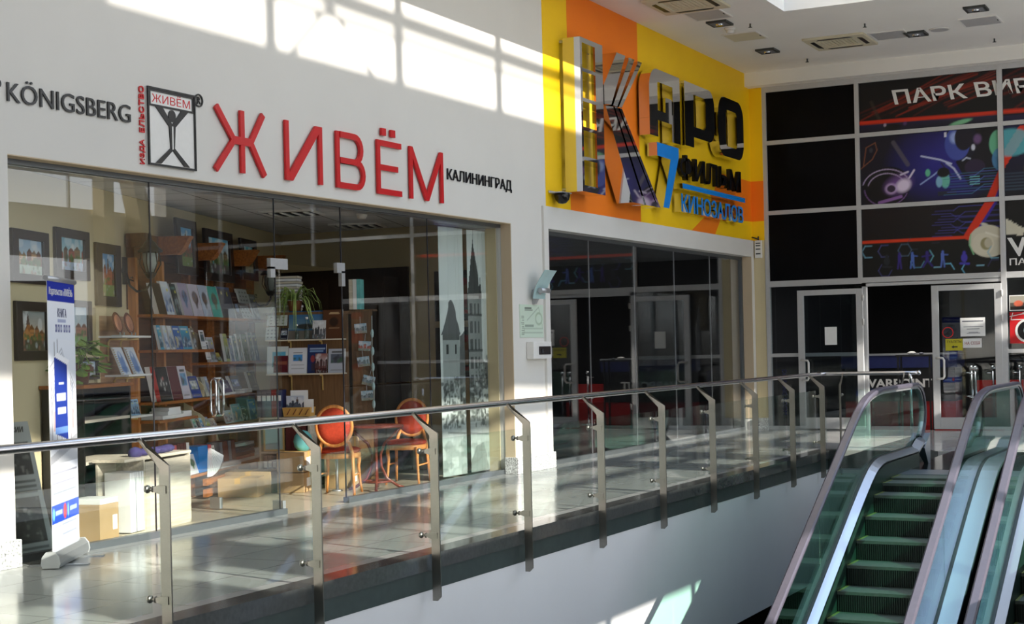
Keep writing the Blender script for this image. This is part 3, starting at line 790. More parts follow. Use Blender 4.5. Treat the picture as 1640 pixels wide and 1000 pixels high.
# ------------------------------------------------------------------ things in the ceiling
def cassette(x, y, lab):
    t = T('air_conditioner', lab, 'air conditioner', (x, y, 6.1), group='ceiling cassettes')
    MB().ringprism(rect(-.47,-.47,.47,.47), rect(-.27,-.27,.27,.27), (0,0,-.035), XU, (0,1,0), (0,0,1), .035).build('panel', M['cassette'], t, bevel=.008)
    b = MB()
    for i in range(9): b.box((-.27, -.27+i*.06+.006, -.02), (.27, -.27+i*.06+.05, -.008))
    b.box((-.27,-.27,-.008),(.27,.27,0)); b.build('grille', M['cassette'], t)
    for q in range(4):
        c, s_ = math.cos(q*PI/2), math.sin(q*PI/2); b = MB()
        b.add([(px*c-py*s_, px*s_+py*c, z) for z in (-.037, -.03) for px, py in ((-.28,.33),(.28,.33),(.24,.4),(-.24,.4))], [(3,2,1,0),(4,5,6,7),(0,1,5,4),(1,2,6,5),(2,3,7,6),(3,0,4,7)]); b.build('air_slot', M['black'], t)
cassette(23.09, -2.16, 'square cream ceiling air conditioner in front of the panel wall')
cassette(19.35, -1.05, 'square cream ceiling air conditioner near the top of the orange wall')
def hatch(x, y, lab, m='cassette'):
    t = T('ceiling_hatch', lab, 'hatch', (x, y, 6.1), group='ceiling hatches')
    BX((-.29,-.26,-.012), (.29,.26,0)).build('lid', M[m], t); MB().ringprism(rect(-.3,-.27,.3,.27), rect(-.28,-.25,.28,.25), (0,0,-.016), XU, (0,1,0), ZU, .016).build('frame', M['white_plastic'], t); BX((-.03,-.25,-.02),(.03,-.235,-.011)).build('catch', M['vent_dark'], t)
hatch(21.93, -1.02, 'cream ceiling hatch beside the yellow wall', 'cassette')
hatch(23.05, -2.93+.0, 'grey ceiling hatch touching the square air conditioner', 'frame_paint')
hatch(22.8, -4.3, 'pale ceiling hatch at the far right of the ceiling', 'frame_paint')
hatch(20.2, -1.05, 'pale ceiling hatch beside the air conditioner above the orange wall', 'frame_paint')
def lightbox(x, y, lab):
    t = T('spotlight', lab, 'lamp', (x, y, 6.1), group='recessed spotlights')
    MB().ringprism(rect(-.17,-.15,.17,.15), rect(-.13,-.11,.13,.11), (0,0,-.03), XU, (0,1,0), ZU, .03).build('housing', M['vent_dark'], t)
    BX((-.14,-.12,-.03),(.14,.12,-.0)).build('reflector', M['mid_room'], t); MB().lathe([(.05,-.05),(.07,-.01)], (0,0,0), 14).build('lamp_cup', M['chrome'], t)
lightbox(20.8, -1.02, 'recessed grey spotlight beside the smoke detector')
lightbox(23.18, -.98, 'recessed grey spotlight close to the yellow wall corner')
lightbox(23.15, -3.3, 'recessed grey spotlight between hatch and round speaker')
lightbox(21.87, -4.4, 'recessed grey spotlight with a cable at the upper right')
t = T('smoke_detector', 'white round smoke detector on the ceiling', 'detector', (21.25, -1.02, 6.1)); MB().lathe([(.045,-.08),(.06,-.05),(.06,-.03)], (0,0,0), 16).build('sensor', M['white_plastic'], t); MB().lathe([(.075,-.03),(.08,0)], (0,0,0), 16).build('base', M['white_plastic'], t)
t = T('ceiling_speaker', 'flat round grey speaker in the ceiling at the right', 'speaker', (23.07, -3.66, 6.1)); MB().lathe([(.15,-.012),(.16,0)], (0,0,0), 24).build('ring', M['white_plastic'], t); MB().lathe([(.13,-.016),(.135,-.01)], (0,0,0), 24).build('grille', M['frame_paint'], t)
for (x, y), lab in zip(((21.12,-1.37),(24.25,-1.31),(22.04,-2.8),(24.27,-4.25)), ('tiny ceiling sprinkler near the smoke detector', 'tiny ceiling sprinkler nearest the corner of yellow wall and bulkhead', 'tiny ceiling sprinkler between skylight well and square air conditioner', 'tiny ceiling sprinkler right of the round speaker')):
    t = T('sprinkler', lab, 'sprinkler', (x, y, 6.1), group='ceiling sprinklers'); MB().lathe([(.012,-.05),(.012,0)], (0,0,0), 8).build('stem', M['vent_dark'], t); MB().lathe([(.028,-.056),(.028,-.05)], (0,0,0), 12).build('deflector', M['vent_dark'], t)
# ================================================================== BALUSTRADE ALONG THE VOID
bal = T('balustrade', 'long steel and glass railing along the edge of the walkway', 'railing', (8.1, -2.5, 0))
BO = Vector((8.1, -2.5, 0))
def rel(p): return tuple(Vector(p)-BO)
RZ, RY, RX = 1.043, -2.395, 20.7
b = MB(); path = [(-6, RY, RZ), (8, RY, RZ), (20.45, RY, RZ)]
path += [(RX-.1-.0+.1*math.sin(a), RY-.1+.1*math.cos(a), RZ) for a in np.linspace(.2, PI/2, 6)]
path += [(RX, -3.55, RZ), (RX, -3.74, RZ)]
b.tube([rel(p) for p in path], .026, 14); b.build('handrail', M['rail_steel'], bal)
MB().ball(rel((RX, -3.75, RZ)), .032, 14).build('end_cap', M['chrome'], bal)
MB().tube([rel(p) for p in ((RX,-3.62,RZ),(RX,-3.64,.98),(RX,-3.64,.9))], .024, 10).build('end_bend', M['chrome'], bal)
MB().tube([rel((RX,-3.64,.92)), rel((RX,-3.64,0))], .02, 10).build('end_post', M['chrome'], bal)
prof = [(-2.58,-.335),(-2.62,-.335),(-2.65,-.305),(-2.65,.89),(-2.43,1.03),(-2.45,1.045),(-2.458,1.03),(-2.58,.875)]   # (y,z)
def post_mesh(axis):       # plate, seen along the rail
    b = MB()
    if axis == 'x': b.prism(ccw([(p[0]+2.5, p[1]) for p in prof]), (0,0,0), (0,1,0), ZU, (1,0,0), .012)
    else: b.prism(ccw([(-(p[0]+2.5)-.02, p[1]) for p in prof]), (0,0,0), (-1,0,0), ZU, (0,-1,0), .012)
    return b
def clamp_mesh(axis, sign=1):
    b = MB(); b.hexa([(-.004,-.08,-.025),(.016,-.08,-.025),(.016,-.03,-.008),(-.004,-.03,-.008),(-.004,-.08,.025),(.016,-.08,.025),(.016,-.03,.008),(-.004,-.03,.008)])
    b.box((-.006,-.13,-.022),(-.0005,-.07,.022))
    b.tube([(.006,-.035,0),(.006,.0,0)], .008, 8)
    b.lathe([(.0,0),(.02,.002),(.024,.012),(.02,.024),(0,.026)], (.006,-.004,0), 12, (0,1,0)); b.lathe([(.018,0),(.018,.008)], (.006,-.036,0), 12, (0,1,0))
    if axis == 'y': b.v = [(-v[1]-.02, v[0], v[2]) for v in b.v]; b.v = [(-v[0], v[1], v[2]) for v in b.v]
    return b
PX = [-.9, .6, 2.1, 3.6, 5.1, 6.615, 8.09, 9.6, 11.115, 12.62, 14.135, 15.62, 17.105, 18.6, 19.98]
pm = post_mesh('x').mesh('post', M['steel']); cm = clamp_mesh('x').mesh('clamp', M['steel'])
for x in PX:
    o = bpy.data.objects.new('post', pm); COL.objects.link(o); o.parent = bal; o.location = (x-8.1, 0, 0)
    for z in (.142, .757):
        c = bpy.data.objects.new('glass_clamp', cm); COL.objects.link(c); c.parent = o; c.location = (0, 0, z)
for a, c in zip(PX[:-1], PX[1:]):
    BX(rel((a+.045, -2.543, .075)), rel((c-.033, -2.533, .835))).build('glass_panel', M['rail_glass'], bal)
BX(rel((20.02, -2.543, .075)), rel((20.46, -2.533, .835))).build('glass_panel', M['rail_glass'], bal)
# the short return over the end of the void
prr = [(20.52,-.335),(20.48,-.335),(20.45,-.305),(20.45,.89),(20.665,1.03),(20.645,1.045),(20.63,1.03),(20.52,.875)]
for y in (-2.72, -3.56):
    b = MB().prism(ccw([(p[0]-8.1, p[1]) for p in prr]), rel((8.1, y, 0)), XU, ZU, (0,-1,0), .012); o = b.build('post', M['steel'], bal)
    for z in (.142, .757):
        b = MB().hexa([rel(p) for p in ((20.52,y-.016,z-.025),(20.52,y+.004,z-.025),(20.57,y+.004,z-.008),(20.57,y-.016,z-.008),(20.52,y-.016,z+.025),(20.52,y+.004,z+.025),(20.57,y+.004,z+.008),(20.57,y-.016,z+.008))])
        b.tube([rel((20.565,y-.006,z)), rel((20.6,y-.006,z))], .008, 8).ball(rel((20.6,y-.006,z)), .02, 10); c = b.build('glass_clamp', M['steel'], o)
BX(rel((20.557, -3.52, .075)), rel((20.567, -2.76, .835))).build('glass_panel', M['rail_glass'], bal)

# ================================================================== ESCALATORS
def smooth(xs, pts):
    return np.interp(xs, [p[0] for p in pts], [p[1] for p in pts])
def resample(pts, n, it=3):
    P = [np.array(p, float) for p in pts]
    for _ in range(it):
        Q = [P[0]]
        for a, b_ in zip(P[:-1], P[1:]): Q += [a*.75+b_*.25, a*.25+b_*.75]
        P = Q+[P[-1]]
    return P
XL = 6.2      # the part below is far under the picture
hand_line = resample([(XL, .31-.533*(14.764-XL)), (14.764, .31), (15.75, .84), (16.4, .965), (17.2, .965), (18.35, .965)], 0, 2)
hand_line += [np.array((18.35+.56*math.sin(a)*(.78), .62+.345*math.cos(a))) for a in np.linspace(.15, PI*.88, 12)]
deck_line = resample([(XL, -.70-.525*(14.24-XL)), (14.24, -.70), (15.75, .09), (16.25, .235), (16.8, .235), (18.05, .235)], 0, 2)+[np.array((18.3, .31)), np.array((18.62, .33))]
def offs(line, d):
    out = []
    for i, p in enumerate(line):
        a = line[min(i+1, len(line)-1)]-line[max(i-1, 0)]; n_ = np.array((-a[1], a[0]))/np.hypot(*a); out.append(p+n_*d)
    return out
def sweep(line, prof, name, m, par, smooth_=True):     # prof: closed list of (y, offset along normal)
    b = MB(); L = []
    for i, p in enumerate(line):
        a = line[min(i+1, len(line)-1)]-line[max(i-1, 0)]; n_ = np.array((-a[1], a[0]))/np.hypot(*a)
        L.append([(p[0]+n_[0]*o, y, p[1]+n_[1]*o) for y, o in prof])
    k = len(prof); vs = [v for r_ in L for v in r_]
    fs = [(i*k+j, (i+1)*k+j, (i+1)*k+(j+1) % k, i*k+(j+1) % k) for i in range(len(L)-1) for j in range(k)]
    fs += [tuple(range(k)), tuple(range(len(vs)-1, len(vs)-1-k, -1))]
    b.add(vs, fs, False); return b.build(name, M[m], par)
def escalator(ya, yb, lab):
    t = T('escalator', lab, 'escalator', (17.5, (ya+yb)/2, 0), group='escalators')
    OX = Vector((17.5, (ya+yb)/2, 0)); hw_ = (ya-yb)/2
    H = [np.array((p[0]-17.5, p[1])) for p in hand_line]; D = [np.array((p[0]-17.5, p[1])) for p in deck_line]
    for sg in (1, -1):
        y = sg*hw_
        hp = [(y+.038,-.035),(y+.045,-.02),(y+.045,.0),(y+.03,.012),(y-.03,.012),(y-.045,0),(y-.045,-.02),(y-.038,-.035)]
        sweep(H, hp, 'handrail', 'handrail', t)
        sweep(H, [(y-.022,-.06),(y+.022,-.06),(y+.022,-.035),(y-.022,-.035)], 'handrail_track', 'alu', t)
        # glass between deck and handrail, as panels with thin joints
        hb = offs(H, -.05); cuts = [-11.2, -7.7, -5.55, -3.4, -1.2, 1.4]
        top = [q for q in hb]
        xs = np.linspace(-11.2, .85, 60)
        imax = max(range(len(hb)), key=lambda i: hb[i][0])
        hz = np.interp(xs, [p[0] for p in hb[:imax+1]], [p[1] for p in hb[:imax+1]]); dz = np.interp(xs, [p[0] for p in D], [p[1] for p in D])
        for c0, c1 in zip(cuts[:-1], cuts[1:]):
            ii = [i for i in range(len(xs)) if c0 <= xs[i] <= c1]
            xx = sorted(set([c0+.004]+[xs[i] for i in ii]+[min(c1, .85)-.004])); xx = [v for v in xx if c0+.003 <= v <= min(c1,.85)]
            tp = [(v, float(np.interp(v, xs, hz))) for v in xx]; bt = [(v, float(np.interp(v, xs, dz))-.03) for v in xx]
            if c1 > 1: tp += [(p[0], p[1]) for p in hb if p[0] > .86 and p[1] > .33]; 
            poly = bt+([(1.1, .3)] if c1 > 1 else [])+tp[::-1]
            MB().prism(ccw(poly), (0, y-.005, 0), XU, ZU, (0,1,0), .01).build('glass_panel', M['green_glass'], t)
        iy = y-sg*.1; oy = y+sg*.19
        a0, a1 = (min(iy, y), max(iy, y)); sweep(D, [(y-sg*.012,0),(y-sg*.012,-.03),(iy,-.075),(iy,-.05)] if sg > 0 else [(y-sg*.012,-.03),(y-sg*.012,0),(iy,-.05),(iy,-.075)], 'inner_deck', 'deck', t)
        ol = -.17 if (ya > -5 and sg > 0) else 0.0
        sweep(D, [(y+sg*.012,-.03),(y+sg*.012,0),(oy,ol),(oy,ol-.03)] if sg > 0 else [(y+sg*.012,0),(y+sg*.012,-.03),(oy,ol-.03),(oy,ol)], 'outer_deck', 'deck', t)
        sweep(D[:-2], [(y-.022,.006),(y+.022,.006),(y+.022,-.04),(y-.022,-.04)], 'glass_seal', 'rubber', t)
        sweep(D[:-2], [(iy,-.06),(iy+sg*.02,-.06),(iy+sg*.02,-.5),(iy,-.5)], 'skirt', 'skirt', t)
        sweep(D[:-2], [(oy,ol-.03),(oy-sg*.02,ol-.03),(oy-sg*.02,-1.1),(oy,-1.1)], 'cladding', 'black', t)
        MB().hexa([(1.0,iy-.01,.0),(1.12,iy-.01,.0),(1.12,iy+.03*sg+.01,.0),(1.0,iy+.03*sg+.01,.0),(.8,iy-.01,.2),(1.14,iy-.01,.36),(1.14,iy+.09*sg+.01,.36),(.8,iy+.09*sg+.01,.2)]).build('newel_cap', M['deck'], t)
    ih = hw_-.1
    # steps
    nos = []
    xk, zk = 15.427-17.5, -.304
    for k in range(-12, 4):
        xx = xk+.381*k
        z = -.304+.1955*k if k < 1 else (-.121 if k == 1 else (-.028 if k == 2 else -.004))
        nos.append((xx, z))
    for k, (xx, z) in enumerate(nos):
        zp = nos[k-1][1] if k else z-.2
        st = MB(); st.box((xx, -ih+.005, z-.03), (xx+.385, ih-.005, z))
        n = 44; dy = (2*ih-.01)/n
        o = st.build('step', M['step_tread'], t)
        if z-zp > .02:
            rb = MB(); rb.box((xx+.012, -ih+.005, zp), (xx+.02, ih-.005, z-.03)); rb.build('riser', M['groove'], o)
            cl_ = MB()
            for i in range(n): cl_.box((xx+.002, -ih+.005+i*dy+dy*.25, zp+.003), (xx+.012, -ih+.005+i*dy+dy*.75, z-.001))
            cl_.build('riser_cleats', M['riser'], o)
        yl = MB().box((xx, -ih+.005, z), (xx+.385, -ih+.03, z+.002)).box((xx, ih-.03, z), (xx+.385, ih-.005, z+.002)); yl.build('step_edge_line', M['step_line'], o)
    cpx = nos[-1][0]+.385
    MB().box((cpx, -ih, -.02), (.08, ih, .004)).build('comb_plate', M['deck'], t)
    MB().box((.08, -ih-.1, -.1), (3.0, ih+.1, .003)).build('landing_plate', M['plate_dark'], t)
    MB().hexa([(-11.3,-hw_-.15,-5.5),(-11.3,hw_+.15,-5.5),(3,hw_+.15,-.4),(3,-hw_-.15,-.4),(-11.3,-hw_-.15,-4.8),(-11.3,hw_+.15,-4.8),(3,hw_+.15,-.15),(3,-hw_-.15,-.15)]) if False else None
    return t
escalator(-4.2, -5.35, 'left escalator with green glass sides and dark steps beside the white wall')
escalator(-5.83, -6.98, 'right escalator mostly cut off by the right edge, beyond the first one')
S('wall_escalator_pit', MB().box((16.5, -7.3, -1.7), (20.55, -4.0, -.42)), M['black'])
# ================================================================== INSIDE THE BOOKSHOP
UX, UYr = SU, SN       # along the wall, out into the room
def TW(name, lab, cat, s, d, z, group=None, turn=0.0): return T(name, lab, cat, W(s, d, z), TH+turn, group)
# local axes of such a thing: x along the wall, -y out into the room, z up

# ---- framed pictures on the cream wall
def framed(s0, s1, z0, z1, lab, art, bw=.07, d=.0, lean=0.0, name='framed_picture', mt=.0):
    bz = bw*.72
    w_, h_ = s1-s0, z1-z0
    t = TW(name, lab, 'picture', s0, d, z0, 'framed town pictures')
    ln = lambda z: -lean*(1-z/h_)
    def fr(x0, z0_, x1, z1_, xi0, zi0, xi1, zi1, dep, back=0.0):
        b = MB(); vs = []
        for k in (back, dep):
            for (x, z) in ((x0,z0_),(x1,z0_),(x1,z1_),(x0,z1_),(xi0,zi0),(xi1,zi0),(xi1,zi1),(xi0,zi1)): vs.append((x, ln(z)-k, z))
        fs = []
        for i in range(4):
            j = (i+1) % 4
            fs += [(8+i, 8+j, 12+j, 12+i), (i, 4+i, 4+j, j), (i, j, 8+j, 8+i), (4+i, 12+i, 12+j, 4+j)]
        return b.add(vs, fs)
    fr(0,0,w_,h_, bw,bz,w_-bw,h_-bz, .035).build('frame', M['frame_dark'], t, bevel=.006)
    fr(bw*.8,bz*.8,w_-bw*.8,h_-bz*.8, bw+mt,bz+mt,w_-bw-mt,h_-bz-mt, .022).build('inner_moulding', M['black'], t)
    b = MB(); b.add([(bw*.5, ln(0)-.004, bw*.5), (w_-bw*.5, ln(0)-.004, bw*.5), (w_-bw*.5, ln(h_)-.004, h_-bw*.5), (bw*.5, ln(h_)-.004, h_-bw*.5), (bw*.5, ln(0), bw*.5), (w_-bw*.5, ln(0), bw*.5), (w_-bw*.5, ln(h_), h_-bw*.5), (bw*.5, ln(h_), h_-bw*.5)], [(0,1,2,3),(7,6,5,4)]).build('backing', M['black'], t)
    v = Vector((0, lean/h_, 1))
    art.build('painting', (bw, ln(bz)-.012, bz), ((w_-2*bw)/art.w, 0, 0), tuple(v*((h_-2*bz)/art.h)), t)
    return t
framed(-2.47, -1.79, 2.115, 2.555, 'dark framed picture of a grey house, upper left on the cream wall', townscape(.5,.3,44,36, 1, ground=(185,200,185)), .11)
framed(-1.65, -.94, 2.185, 2.625, 'dark framed picture of a street, upper middle on the cream wall', townscape(.5,.3,44,36, 2, sky=((120,180,205),(190,215,215)), ground=(180,196,220), bld=((140,110,70),(110,80,50),(160,80,60))), .11)
framed(-.785, -.21, 1.97, 2.55, 'tall narrow dark framed picture of a red church on the cream wall', townscape(.35,.5,30,50, 3, sky=((80,140,190),(150,190,220)), bld=((150,70,50),(170,100,70),(120,60,50)), ground=(130,150,90), spire=.55), .13)
framed(-2.43, -1.76, 1.485, 1.97, 'dark framed picture of an ochre gabled church, lower left on the cream wall', townscape(.45,.34,44,40, 4, sky=((140,150,150),(190,175,150)), bld=((150,95,45),(180,120,60),(120,70,40)), ground=(80,75,50), spire=.3), .11)
framed(-1.55, -.92, 1.54, 2.005, 'dark framed town picture half hidden behind the roll-up banner', townscape(.45,.34,40,36, 5, sky=((170,195,215),(215,225,225)), bld=((150,90,80),(170,120,100)), ground=(120,160,90)), .08)
framed(-1.3, -.78, 1.3, 1.5, 'small dark framed picture low behind the green plant', townscape(.4,.2,30,20, 6, ground=(190,200,200)), .05)

# ---- low dark cabinet with a trailing plant at the left
t = TW('low_cabinet', 'dark open cabinet under the pictures with a pale top', 'cabinet', -1.98, .38, 0)
b = MB().box((0,0,0),(.03,.36,1.24)).box((1.02,0,0),(1.05,.36,1.24)).box((0,.33,0),(1.05,.36,1.24)); b.build('body', M['black'], t)
BX((-.02,-.02,1.24),(1.07,.37,1.27)).build('top', M['wood'], t)
for z in (.60, .95): BX((.03,.0,z),(1.02,.34,z+.025)).build('shelf', M['laminate'], t)
t = TW('trailing_plant', 'green trailing plant with round leaves on the dark cabinet', 'plant', -1.62, .2, 1.27)
MB().lathe([(.07,0),(.1,.16),(.105,.17),(.09,.17)], (0,0,0), 16).build('pot', M['pot'], t)
def leafy(n, seed, spread, hgt, drop, sz):
    g = random.Random(seed); b = MB()
    for i in range(n):
        a = g.uniform(0, 2*PI); r = spread*math.sqrt(g.random()); z = hgt-drop*(r/spread)**2*g.random()+g.uniform(-.05,.1)
        c = Vector((r*math.cos(a), r*math.sin(a)*.7, z)); d = Vector((math.cos(a), math.sin(a), g.uniform(-.8,.3))).normalized()
        s_ = d.cross(Vector((0,0,1))).normalized(); L = sz*g.uniform(.7,1.2); wd = L*.38; up = d.cross(s_)*.1*L
        b.add([c, c+d*L*.35+s_*wd+up, c+d*L*.75+s_*wd*.8+up, c+d*L, c+d*L*.75-s_*wd*.8+up, c+d*L*.35-s_*wd+up], [(0,1,2,3),(0,3,4,5)])
    return b
leafy(70, 5, .26, .3, .35, .13).build('foliage', M['leaf'], t)
b = MB(); g = random.Random(2)
for i in range(9):
    a = g.uniform(0, 6.28); b.tube([(0,0,.15),(.1*math.cos(a),.07*math.sin(a),.3),(.22*math.cos(a),.15*math.sin(a),g.uniform(.1,.35))], .004, 5)
b.build('stem', M['leaf'], t)
S('trim_shop_post', MB().hexa([W(-.83,.03,0),W(-.76,.03,0),W(-.76,0,0),W(-.83,0,0),W(-.83,.03,1.9),W(-.76,.03,1.9),W(-.76,0,1.9),W(-.83,0,1.9)]).hexa([W(-.83,.03,1.88),W(.05,.03,1.88),W(.05,0,1.88),W(-.83,0,1.88),W(-.83,.03,1.95),W(.05,.03,1.95),W(.05,0,1.95),W(-.83,0,1.95)]), M['cream'])

# ---- plywood display panel with bracket shelves
t = TW('plywood_display', 'plywood display panel with three white bracket shelves left of the bookcase', 'display panel', -.76, .0, 0)
BX((0,-.03,0),(.72,0,1.88)).build('panel', M['ply'], t)
for z, x0 in ((1.675,-.03),(1.315,.1),(.93,-.1)):
    sh = BX((x0,-.26,z),(.72,-.03,z+.018)).build('shelf', M['white_plastic'], t)
    for xx in (x0+.2, x0+.5): MB().tube([(xx,-.22,z-.012),(xx,-.06,z-.012),(xx,-.04,z-.04),(xx,-.04,z-.22)], .011, 6).build('shelf_bracket', M['gold'], sh)
def upright(name, s0, s1, z0, h, lab, cat, front, group=None, t_=.025, lean=.06, d=.24, body='paper', deep=True):
    """a book or card leaning back against the wall; front is an Art or a material key"""
    w_ = s1-s0
    t = TW(name, lab, cat, s0, d, z0, group)
    b = MB(); b.hexa([(0,0,0),(w_,0,0),(w_,t_,0),(0,t_,0),(0,lean,h),(w_,lean,h),(w_,lean+t_,h),(0,lean+t_,h)])
    b.build('page_block', M[body], t)
    if isinstance(front, Art):
        front.build('cover', (-.002, -.003, 0), ((w_+.004)/front.w, 0, 0), (0, lean/front.h, h/front.h), t)
    else:
        MB().hexa([(-.002,-.004,0),(w_+.002,-.004,0),(w_+.002,0,0),(-.002,0,0),(-.002,lean-.004,h),(w_+.002,lean-.004,h),(w_+.002,lean,h),(-.002,lean,h)]).build('cover', M[front], t)
    return t
def cover(kind, c1, c2=(60,60,70), c3=(235,230,220), seed=0, asp=.7):
    g = random.Random(seed); a = Art(asp, 1.0, 18, 26, c1)
    if kind == 'medal': a.ell(asp*.52,.58,asp*.3,.2,c2,.9); a.speck(10,[c3,(150,110,80),(70,90,130)],.45,.72,.03,.06,g,asp*.3,asp*.7,.7); a.ell(asp*.52,.36,asp*.12,.12,c2,.8); a.rect(asp*.3,.12,asp*.75,.14,c2,.5); a.rect(asp*.3,.2,asp*.75,.22,c2,.5)
    elif kind == 'scene': a.grad(c2,c1,.1,.9); a.speck(18,[c3,c2,(40,50,80),(180,190,200)],.08,.5,.04,.12,g,al=.7); a.rect(asp*.1,.84,asp*.8,.9,c3,.8); a.rect(asp*.62,.7,asp*.85,.78,(225,215,90))
    elif kind == 'sil':
        for j in range(3):
            for i in range(3): a.ell(asp*(.2+.3*i),.2+.28*j,.06+.03*g.random(),.05,c2,.9)
    elif kind == 'plain': a.speck(6,[c2],0,1,.04,.1,g,al=.35)
    elif kind == 'text': a.rect(asp*.15,.78,asp*.85,.84,c3); a.rect(asp*.25,.66,asp*.75,.7,c3); a.ell(asp*.5,.4,asp*.28,.16,c2)
    elif kind == 'photo': a.rect(asp*.12,.42,asp*.88,.78,c2); a.speck(10,[c3,(70,100,140),(60,90,60)],.45,.72,.04,.09,g,asp*.16,asp*.8,.7); a.rect(asp*.2,.84,asp*.8,.9,(90,90,90)); [a.rect(asp*.15,.1+.07*i,asp*.85,.12+.07*i,(140,140,140)) for i in range(4)]
    return a
for x, lab in ((.12, 'copper coloured round souvenir plate, nearer one on the top white shelf'), (.40, 'copper coloured round souvenir plate, further one on the top white shelf')):
    t = TW('souvenir_plate', lab, 'plate', -.74+x, .14, 1.695, 'souvenir plates')
    MB().lathe([(.02,.006),(.095,.0),(.105,.01),(.09,.014),(.02,.012)], (0,.0,.115), 24, (0,-1,.25)).build('plate', M['pot'], t); MB().lathe([(.0,.0151),(.075,.0155),(.078,.013)], (0,.0,.115), 20, (0,-1,.25)).build('picture_disc', M['copper'], t)
    MB().bar((-.05,-.05,0),(-.05,.03,0),.012).bar((.05,-.05,0),(.05,.03,0),.012).bar((-.05,-.05,0),(-.05,-.05,.03),.008).bar((.05,-.05,0),(.05,-.05,.03),.008).build('plate_stand', M['lamp_glass'], t)
for x, lab in ((.0, 'spiral bound notebook with blue figure, left one on the middle white shelf'), (.3, 'spiral bound notebook with blue figure, right one on the middle white shelf')):
    a = Art(.7,1,18,26,(214,220,230)); a.ell(.35,.45,.2,.4,(90,130,190),.9); a.ell(.35,.72,.07,.1,(205,215,230)); a.rect(.1,.08,.6,.3,(70,110,170),.6)
    t = upright('notebook', -.66+x, -.44+x, 1.333, .255, lab, 'notebook', a, 'blue notebooks', .012, .1, .2)
    b = MB()
    for i in range(12): b.tube([(-.006,i*.0083-.008,.01+i*.02),(.008,i*.0083-.012,.01+i*.02)], .004, 5)
    b.build('spiral_binding', M['gold'], t)
for i, (s0, s1, h) in enumerate(((-.84,-.72,.145),(-.68,-.51,.105),(-.46,-.36,.15),(-.35,-.24,.15))):
    upright('leaflet', s0+.0, s1, .948, h, ('tall blue leaflet at the left end of the lowest white shelf','short wide leaflet on the lowest white shelf','leaflet with dark church, third on the lowest white shelf','blue leaflet at the right end of the four on the lowest white shelf')[i], 'leaflet', cover('scene',(150,185,215),(90,110,130),(60,60,80),i), 'leaflets on the plywood panel', .006, .03, .2)

# ---- bookcase along the wall
bc = TW('bookcase', 'long brown wooden bookcase with carved brackets along the shop wall', 'bookcase', 0, 0, 0)
BX((-.02,-.02,0),(3.85,0,2.45)).build('back_panel', M['wood_dark'], bc)
for x0, x1, z in ((-.0,3.75,1.875),(0,1.66,1.53),(1.5,3.8,1.39),(-.02,3.75,1.025),(.0,1.1,.85),(1.1,3.7,.705),(.1,3.6,.245)):
    BX((x0,-.3,z),(x1,-.02,z+.028)).build('shelf', M['wood'], bc, bevel=.003)
for x in (.0, .72, 1.5, 2.25, 3.0, 3.78): BX((x-.03,-.1,0),(x+.03,-.02,2.45)).build('upright', M['wood_lit'] if x < 1 else M['wood'], bc)
for x, z0, z1 in ((1.52,1.56,1.85),(1.5,1.06,1.36),(1.5,.74,1.0),(.74,1.56,1.85),(2.3,.3,.68),(2.62,.74,1.0)):
    pts = [(.0,z0),(.22,z0)]+[(.22-.05*i+.02*math.sin(i*2.4), z0+(z1-z0)*(.35+.16*i)) for i in range(4)]+[(.0,z1)]
    b = MB().prism(ccw([(p[0], p[1]) for p in pts]), (x-.012,-.02,0), (0,-1,0), ZU, (-1,0,0), .024); b.build('carved_divider', M['cream'], bc)
BX((-.02,-.16,2.56),(3.9,-.02,2.68)).build('cornice_beam', M['wood_dark'], bc)
MB().box((-.05,-.1,2.45),(3.85,-.02,2.56)).build('top_rail', M['wood_dark'], bc)
for x in (.0, .50, 1.51, 2.75, 3.84):
    pts = [(0,2.5),(.33,2.5),(.37,2.53),(.41,2.585),(.44,2.64),(.46,2.665),(.46,2.68),(0,2.68)]
    if x == 0: pts = [(0,2.55),(.2,2.55),(.2,2.68),(0,2.68)]
    MB().prism(ccw(pts), (x+.06,-.02,0), (0,-1,0), ZU, (-1,0,0), .12).build('corbel', M['wood'] if x else M['wood_dark'], bc)
MB().box((1.2,-.34,.02),(2.4,-.30,.1)).box((1.2,-.34,.14),(2.4,-.30,.21)).build('bench_front', M['wood'], bc)
# pictures leaning on top of the bookcase
framed(.79, 1.40, 2.33, 2.90, 'dark framed tower picture, left one leaning on top of the bookcase', townscape(.32,.5,30,46, 11, sky=((90,170,225),(170,215,240)), bld=((150,80,60),(120,90,70)), ground=(120,140,80), spire=.5), .12, d=.19, lean=.02)
framed(1.66, 2.62, 2.3, 2.86, 'wide dark framed street picture, middle one on top of the bookcase', townscape(.75,.4,60,36, 12, sky=((110,190,230),(225,225,220)), bld=((150,130,100),(90,100,70)), ground=(90,85,90)), .12, d=.19, lean=.02)
framed(2.92, 3.54, 2.36, 2.84, 'dark framed picture, right one leaning on top of the bookcase', townscape(.36,.32,30,34, 13, sky=((70,180,200),(160,215,215)), bld=((150,100,60),(170,130,90)), ground=(180,175,150)), .12, d=.19, lean=.02)
